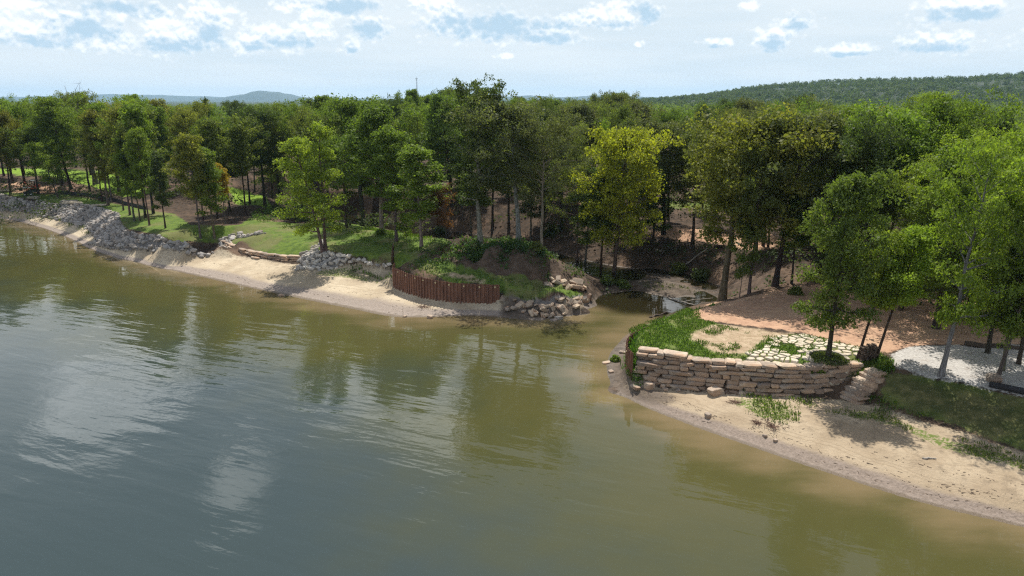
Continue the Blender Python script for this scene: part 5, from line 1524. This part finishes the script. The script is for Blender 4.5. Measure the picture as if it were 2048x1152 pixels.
for q in [(1230, 722, 24, 'green', 'small green shrub alone on the mud at the foot of the right steel wall', 1), (1215, 568, 40, 'dark', 'dark shrub on the low spit beside the creek mouth', 2), (1245, 572, 34, 'mid', 'mid green shrub at the very end of the spit', 3),
          (1072, 505, 40, 'olive', 'olive shrub on the bluff edge by the pale crooked trunk', 4), (762, 470, 26, 'green', 'green shrub at the foot of the thick trunk on the mound', 5), (1640, 742, 22, 'green', 'small green shrub on top of the stacked wall below the planter', 6),
          (1618, 740, 18, 'mid', 'smaller shrub on top of the stacked wall left of the planter', 7), (1402, 560, 50, 'dark', 'dark shrub overhanging the creek pool left of the large oak', 8), (1360, 545, 44, 'olive', 'olive shrub on the far creek bank', 9),
          (880, 470, 34, 'dark', 'dark shrub at the creek bend behind the grassy bank', 10), (1772, 735, 26, 'bright', 'bright weedy shrub right of the firewood stack', 11), (1100, 470, 46, 'dark', 'dark shrub on the creek slope behind the bluff', 12), (600, 440, 40, 'mid', 'mid green shrub by the hollow behind the lime tree', 13),
          (1830, 590, 44, 'dark', 'dark shrub under the trees at the back of the clay', 14), (1590, 590, 30, 'olive', 'olive shrub at the clay edge behind the patio tree', 15)]:
    bush(*q)

# firewood between two thin trees
fb = G(1735, 719)
o = empty('firewood_stack', fb, 'dark stack of split firewood between two thin leaning trees', 'firewood', None, (0, 0, 0.25))
LOGM = simple('firewood_bark', (0.045, 0.032, 0.024), (0.15, 0.105, 0.075), 7, vary=0.35)
g = np.random.default_rng(9)
for r_i in range(8):
    for c_i in range(8 - (r_i % 2)):
        if r_i == 7 and g.random() < 0.5: continue
        rad = g.uniform(0.065, 0.095)
        mb = MB(); n = int(g.integers(5, 8)); a0 = g.random() * 6
        mb.tube([(0, -0.25 + g.normal() * 0.05, 0), (g.normal() * 0.01, 0, g.normal() * 0.01), (0, 0.25, 0)], [rad, rad * 1.04, rad], n)
        l_ = link('log', mb.mesh('log'), o, LOGM)
        l_.location = (-0.6 + c_i * 0.165 + (r_i % 2) * 0.08 + g.normal() * 0.01, g.normal() * 0.04, 0.08 + r_i * 0.15); l_.rotation_euler = (0, a0, g.normal() * 0.06)

# driftwood and brush
WOOD = simple('weathered_wood', (0.20, 0.175, 0.145), (0.38, 0.34, 0.29), 4)
DARKW = simple('dark_wood', (0.05, 0.038, 0.03), (0.12, 0.09, 0.07), 4)
def log(pa, pb, rad, label, m=WOOD, lift=0.0, twigs=2, seed=0):
    a, b = G(*pa), G(*pb); a.z = max(a.z, -0.05); b.z = max(b.z, -0.05)
    g = np.random.default_rng(seed)
    mb = MB(); s = np.linspace(0, 1, 8)
    pts = np.array([np.array(a.lerp(b, t)) for t in s]) - np.array(a); pts[:, 2] += rad * 0.7 + lift * s
    pts[1:-1] += g.normal(size=(6, 3)) * rad * 0.35
    mb.tube(pts, rad * (1 - 0.5 * s), 7)
    for k in range(twigs):
        i = 3 + k; d = g.normal(size=3); d[2] = abs(d[2]) + 0.3; d /= np.linalg.norm(d)
        mb.tube([pts[i], pts[i] + d * rad * 4, pts[i] + d * rad * 9 + np.array([0, 0, -rad])], [rad * .35, rad * .25, rad * .1], 5)
    o = link('fallen_log', mb.mesh('fallen_log', True), None, m); o.location = a
    tag(o, label, 'log')
log((1338, 598), (1392, 612), 0.10, 'pale fallen log lying across the bright creek pool', seed=1, twigs=0)
log((1372, 606), (1425, 598), 0.065, 'thin pale branch lying in the creek pool below the large oak', seed=2, twigs=0)
log((1368, 532), (1440, 500), 0.10, 'bare grey branch leaning on the creek slope left of the large oak', lift=1.6, seed=3, twigs=4)
log((1330, 505), (1300, 500), 0.14, 'bleached limb on the creek slope below the yellow tree', seed=4)
log((1430, 492), (1475, 498), 0.2, 'dark fallen trunk on the slope behind the large oak', DARKW, seed=5)
log((1300, 637), (1335, 627), 0.14, 'dark driftwood lodged against the creek side of the right steel wall', DARKW, seed=6, twigs=1)
log((1930, 690), (2060, 700), 0.22, 'dark trunk lying behind the white gravel', DARKW, seed=7)
log((1845, 918), (1872, 921), 0.07, 'short grey stick on the bare right beach', WOOD, seed=8, twigs=0)
def brush(px, py, r, label, seed, m):
    b = G(px, py); g = np.random.default_rng(seed); mb = MB()
    for k in range(40):
        a = g.random() * 6.28; s = g.normal(size=2) * r * 0.35; L = r * g.uniform(0.4, 1.0); e = g.uniform(0.1, 0.7)
        p0 = np.array([s[0], s[1], 0.02]); d = np.array([math.cos(a), math.sin(a), e])
        mb.tube([p0, p0 + d * L * .5 + g.normal(size=3) * .04, p0 + d * L + np.array([0, 0, -L * e * .5])], [0.018, 0.014, 0.006], 4, cap=False)
    o = link('dry_brush', mb.mesh('dry_brush'), None, m); o.location = b
    tag(o, label, 'brush')
DRY = simple('dry_twigs', (0.10, 0.055, 0.04), (0.2, 0.12, 0.085), 5)
brush(1546, 853, 0.75, 'tangle of dry reddish twigs on the sand below the weeds', 1, DRY)
brush(1514, 846, 0.55, 'smaller tangle of dry twigs left of the larger one on the sand', 2, DRY)
brush(850, 615, 0.8, 'drift of dry twigs on the sand before the left steel wall', 3, DRY)
brush(1468, 806, 0.5, 'dry weed tuft where the weeds begin under the stacked wall', 4, DRY)

# wrack: lines of twigs and dead leaves left by falling water
def wrack(name, label, path, offs, per_m, seed):
    g = np.random.default_rng(seed); V, Fs = [], []; n = 0
    for off in offs:
        p = Path([(*q, 0) for q in offset_path(path, off)])
        for k in range(int(p.L * per_m)):
            d = g.random() * p.L
            if mnoise.noise(Vector((d * 0.12, off * 3.0, seed))) < -0.12: continue
            q = p.at(d); t = p.dir(d); x_, y_ = q[0] + g.normal() * 0.16, q[1] + g.normal() * 0.16
            z_ = ground(x_, y_)
            if z_ < 0.04: continue
            a = math.atan2(t[1], t[0]) + g.normal() * 0.5; L = 0.05 + 0.30 * g.random() ** 2.5; w = g.uniform(0.008, 0.022)
            c, s_ = math.cos(a), math.sin(a)
            for u, v_, h_ in ((-1, -1, 0), (1, -1, 0), (1, 1, 0), (-1, 1, 0), (-1, 0, 1), (1, 0, 1)):
                V.append((x_ + c * u * L / 2 - s_ * v_ * w, y_ + s_ * u * L / 2 + c * v_ * w, z_ + 0.005 + h_ * w * 1.6))
            Fs += [(n, n + 1, n + 5, n + 4), (n + 3, n + 4, n + 5, n + 2)]; n += 6
    o = link(name, mesh_np(name, np.array(V), np.array(Fs)), None, simple(name + '_bits', (0.06, 0.042, 0.03), (0.16, 0.115, 0.08), 3, obj=False))
    tag(o, label, 'wrack', kind='stuff')
wrack('wrack', 'thin lines of twigs and dead leaves along the right beach', [q[:2] for q in resample(wr[8:], 1.5)], (0.7, 1.5, 1.7, 2.9), 4.0, 3)
wrack('wrack', 'thin lines of twigs and dead leaves along the left beach', [q[:2] for q in resample(wl[6:20], 1.5)], (0.8, 1.7, 2.8, 4.0), 2.2, 4)

# dark roll along the gravel edge
pts = [G(a, b) for a, b in ((1978, 772), (2010, 779), (2050, 788), (2120, 802), (2220, 822))]
mb = MB(); mb.tube([np.array(p_ - pts[0]) + np.array([0, 0, 0.2]) for p_ in pts], [0.19, 0.22, 0.22, 0.22, 0.2], 10)
o = link('erosion_roll', mb.mesh('erosion_roll', True), None, simple('dark_netting', (0.016, 0.016, 0.02), (0.05, 0.048, 0.05), 14)); o.location = pts[0]
tag(o, 'long dark roll lying along the lower edge of the white gravel', 'erosion roll')

# ------------------------------------------------------------------ things on the left lawn
def paint(name, c, rough=0.45):
    m, t, out = mat(name); n = t.noise(objc(t), 6, 4, 0.6)
    principled(t, out, t.mix(t.ss(n, 0.45, 0.75, 0, 0.5), c, tuple(v * 0.55 + 0.02 for v in c)), rough, None, 0, 0.4); return m
REDP, BLK, WHT, GLS, TEAL = paint('red_paint', (0.42, 0.07, 0.03)), paint('black_rubber', (0.02, 0.02, 0.021), 0.7), paint('white_panel', (0.72, 0.72, 0.70)), paint('dark_glass', (0.02, 0.03, 0.035), 0.1), paint('teal_cloth', (0.10, 0.34, 0.29), 0.7)
def bev(me, w):
    bm = bmesh.new(); bm.from_mesh(me); bmesh.ops.bevel(bm, geom=list(bm.edges), offset=w, segments=2, affect='EDGES', profile=0.6); bm.to_mesh(me); bm.free(); return me
def part(name, mb, m, parent, bevel=0.0, smooth=False):
    me = mb.mesh(name, smooth)
    if bevel: bev(me, bevel)
    return link(name, me, parent, m)
b = G(68, 383)
dg = empty('digger', b, 'small red tracked digger with pale canopy on the orange soil', 'digger', None, (0, 0, 0.25))
for s in (-1, 1):
    mb = MB(); n = 16; P_ = []
    for k in range(n):
        a = k / n * 6.283; P_.append((0.62 * (1 if math.cos(a) > 0 else -1) + 0.26 * math.cos(a), 0.26 + 0.26 * math.sin(a)))
    v = [(x_, s * 0.62 + w, z_) for w in (-0.17, 0.17) for x_, z_ in P_]
    mb.add(v, [tuple(range(n)), tuple(range(2 * n - 1, n - 1, -1))] + [(j, n + j, n + (j + 1) % n, (j + 1) % n) for j in range(n)])
    part('track', mb, BLK, dg)
mb = MB(); mb.box((0, 0, 0.56), (1.0, 1.0, 0.14)); part('undercarriage', mb, BLK, dg)
mb = MB(); mb.box((0.25, 0, 0.95), (1.5, 1.25, 0.6)); part('body', mb, REDP, dg, 0.06)
mb = MB(); mb.box((0.82, 0, 1.15), (0.5, 1.2, 0.75)); part('counterweight', mb, REDP, dg, 0.1)
mb = MB(); mb.box((0.1, 0.1, 1.45), (0.5, 0.5, 0.12)); mb.box((0.32, 0.1, 1.75), (0.1, 0.5, 0.6)); part('seat', mb, BLK, dg, 0.03)
mb = MB()
for x_ in (-0.35, 0.5):
    for y_ in (-0.5, 0.5): mb.box((x_, y_, 1.75), (0.07, 0.07, 1.1))
part('canopy_post', mb, BLK, dg)
mb = MB(); mb.box((0.08, 0, 2.34), (1.15, 1.25, 0.09)); part('canopy', mb, WHT, dg, 0.03)
mb = MB(); mb.tube([(-0.5, -0.35, 1.0), (-1.1, -0.35, 1.9), (-1.75, -0.35, 2.15)], [0.12, 0.13, 0.09], 6); part('boom', mb, REDP, dg)
mb = MB(); mb.tube([(-1.7, -0.35, 2.2), (-2.15, -0.35, 1.2), (-2.2, -0.35, 0.8)], [0.09, 0.09, 0.06], 6); part('arm', mb, REDP, dg)
mb = MB(); mb.add([(-2.35, -0.65, 0.85), (-2.35, -0.05, 0.85), (-2.5, -0.65, 0.4), (-2.5, -0.05, 0.4), (-2.0, -0.65, 0.3), (-2.0, -0.05, 0.3), (-1.95, -0.65, 0.7), (-1.95, -0.05, 0.7)], [(0, 1, 3, 2), (2, 3, 5, 4), (4, 5, 7, 6), (0, 2, 4, 6), (1, 7, 5, 3), (0, 6, 7, 1)]); part('bucket', mb, BLK, dg)
mb = MB(); mb.box((-1.1, 0, 0.4), (0.1, 1.4, 0.4)); part('blade', mb, REDP, dg, 0.02)

b = G(57, 391)
ct = empty('utility_cart', b, 'small dark utility cart with white roof on the lawn above the rocks', 'cart', None, (0, 0, 0.5))
mb = MB(); mb.box((0, 0, 0.55), (1.5, 0.95, 0.42)); part('body', mb, BLK, ct, 0.08)
mb = MB(); mb.box((-0.1, 0, 0.86), (0.5, 0.8, 0.16)); mb.box((0.2, 0, 1.05), (0.12, 0.8, 0.45)); part('seat', mb, BLK, ct, 0.03)
mb = MB()
for x_ in (-0.55, 0.5):
    for y_ in (-0.42, 0.42): mb.box((x_, y_, 1.15), (0.05, 0.05, 0.85))
part('roof_post', mb, BLK, ct)
mb = MB(); mb.box((0, 0, 1.61), (1.4, 1.05, 0.08)); part('roof', mb, WHT, ct, 0.03)
for x_ in (-0.5, 0.5):
    for y_ in (-0.5, 0.5):
        mb = MB(); mb.tube([(x_, y_ - 0.1, 0.28), (x_, y_ + 0.1, 0.28)], [0.28, 0.28], 14); w = part('wheel', mb, BLK, ct)
        mb = MB(); mb.tube([(x_, y_ - 0.105, 0.28), (x_, y_ + 0.105, 0.28)], [0.13, 0.13], 10); part('rim', mb, WHT, w)

b = G(101, 384)
mb = MB(); mb.tube([(0, 0, -0.3), (0, 0, 1.1)], [0.16, 0.15], 8); mb.tube([(0, 0, 1.1), (0, 0, 1.2)], [0.17, 0.06], 8)
o = link('marker_post', mb.mesh('marker_post'), None, simple('rusty_post', (0.22, 0.10, 0.05), (0.30, 0.15, 0.08), 5)); o.location = b
tag(o, 'short rusty brown post on the orange soil right of the digger', 'post')

fpth = Path([tuple(G(a, c)) for a, c in ((118, 387), (170, 392), (215, 400), (255, 410), (292, 420))])
b = fpth.at(0)
sf = empty('silt_fence', b, 'long low black silt fence running along the back of the left lawn', 'fence')
mb = MB(); N = 40; V = []; Fs = []
for k in range(N + 1):
    d = fpth.L * k / N; q = fpth.at(d); t = fpth.dir(d); z = ground(q[0], q[1]); w = 0.04 * math.sin(k * 2.1)
    V += [(q[0] - b[0], q[1] - b[1] + w, z - b[2] - 0.1), (q[0] - b[0], q[1] - b[1] + w * 1.5, z - b[2] + 0.62), (q[0] - b[0], q[1] - b[1] + w + 0.012, z - b[2] - 0.1), (q[0] - b[0], q[1] - b[1] + w * 1.5 + 0.012, z - b[2] + 0.62)]
for k in range(N):
    a, c = 4 * k, 4 * k + 4
    Fs += [(a, c, c + 1, a + 1), (a + 2, a + 3, c + 3, c + 2), (a + 1, c + 1, c + 3, a + 3)]
me = bpy.data.meshes.new('fabric'); me.from_pydata(V, [], Fs); me.materials.append(BLK); link('fabric', me, sf)
mb = MB(); mb.box((0, 0, 0.35), (0.05, 0.05, 1.0)); stk = mb.mesh('stake'); stk.materials.append(WOOD)
for k in range(13):
    q = fpth.at(fpth.L * k / 12); s_ = link('stake', stk, sf); s_.location = (q[0] - b[0], q[1] - b[1] + 0.12, ground(q[0], q[1]) - b[2])

def pile(px, py, r, h, label, seed):
    b = G(px, py); n = 26; V = []
    for i in range(9):
        for j in range(n):
            a = j / n * 6.283; u = i / 8; rr_ = r * u * (1 + 0.16 * mnoise.noise(Vector((math.cos(a) * 1.3, math.sin(a) * 1.3, seed))))
            V.append((rr_ * math.cos(a), rr_ * math.sin(a), h * (1 - u) ** 1.15 * (1 + 0.15 * mnoise.noise(Vector((rr_ * math.cos(a), rr_ * math.sin(a), seed)))) - 0.15 * u))
    Fs = [(i * n + j, i * n + (j + 1) % n, (i + 1) * n + (j + 1) % n, (i + 1) * n + j) for i in range(8) for j in range(n)]
    me = bpy.data.meshes.new('dirt_pile'); me.from_pydata(V, [], Fs)
    o = link('dirt_pile', me, None, simple('pile_soil', (0.20, 0.12, 0.085), (0.30, 0.19, 0.135), 2.5, bump_d=0.15)); o.location = b
    tag(o, label, 'dirt pile')
pile(141, 379, 2.6, 2.0, 'pointed heap of brown dirt under the trees behind the silt fence', 2)
pile(158, 380, 1.9, 0.9, 'lower heap of brown dirt just right of the pointed one', 5)

# small teal ridge tent seen between trunks, mast on the skyline
b = G(1184, 402)
tn = empty('tent', b, 'teal green tent half hidden among trunks left of the yellow tree', 'tent', None, (0, 0, 0.4))
mb = MB(); mb.add([(-1.3, -1.1, 0), (1.3, -1.1, 0), (-1.2, -0.75, 1.3), (1.2, -0.75, 1.3), (-1.1, 0, 2.0), (1.1, 0, 2.0), (-1.2, 0.75, 1.3), (1.2, 0.75, 1.3), (-1.3, 1.1, 0), (1.3, 1.1, 0)],
                  [(0, 1, 3, 2), (2, 3, 5, 4), (4, 5, 7, 6), (6, 7, 9, 8), (0, 2, 4, 6, 8), (1, 9, 7, 5, 3)])
part('canvas', mb, TEAL, tn)
mb = MB(); mb.add([(-0.5, -1.12, 0.02), (0.5, -1.12, 0.02), (0.4, -0.85, 1.15), (-0.4, -0.85, 1.15), (-0.5, -1.09, 0.02), (0.5, -1.09, 0.02), (0.4, -0.82, 1.15), (-0.4, -0.82, 1.15)], [(0, 1, 2, 3), (0, 3, 7, 4), (1, 5, 6, 2), (3, 2, 6, 7)]); part('door_flap', mb, WHT, tn)
d = ray(833, 158); k = 620 / math.hypot(d.x, d.y)
ms = empty('radio_mast', (d.x * k, d.y * k, 6), 'thin grey radio mast poking above the trees on the skyline', 'mast')
Hm = CAMZ + d.z * k - 6
mb = MB()
for i in range(3):
    a = i * 2.094; mb.tube([(1.0 * math.cos(a), 1.0 * math.sin(a), 0), (0.35 * math.cos(a), 0.35 * math.sin(a), Hm)], [0.12, 0.08], 5)
for j in range(14):
    z0, z1 = Hm * j / 14, Hm * (j + 1) / 14; r0, r1 = 1 - 0.65 * j / 14, 1 - 0.65 * (j + 1) / 14
    for i in range(3):
        a, a2 = i * 2.094, (i + 1) * 2.094; mb.tube([(r0 * math.cos(a), r0 * math.sin(a), z0), (r1 * math.cos(a2), r1 * math.sin(a2), z1)], [0.05, 0.05], 4)
STEEL = simple('grey_steel', (0.25, 0.26, 0.27), (0.35, 0.36, 0.37), 1)
part('lattice', mb, STEEL, ms)
mb = MB(); mb.box((0, 0, Hm + 0.2), (2.0, 2.0, 0.3)); mb.tube([(0, 0, Hm), (0, 0, Hm + 2.0)], [0.12, 0.06], 6); part('antenna', mb, STEEL, ms)

# ------------------------------------------------------------------ haze: one even body of air round everything
mb = MB(); mb.box((0, 0, 97), (24000, 24000, 206))
hzm, t, out = mat('haze_air')
pv = t.n('ShaderNodeVolumePrincipled'); pv.inputs['Color'].default_value = (0.46, 0.72, 1.0, 1); pv.inputs['Density'].default_value = 0.000062; pv.inputs['Anisotropy'].default_value = 0.25
t.L.new(pv.outputs[0], out.inputs['Volume'])
o = link('haze', mb.mesh('haze'), None, hzm)
tag(o, 'thin bluish summer haze filling the air', 'haze', kind='stuff')
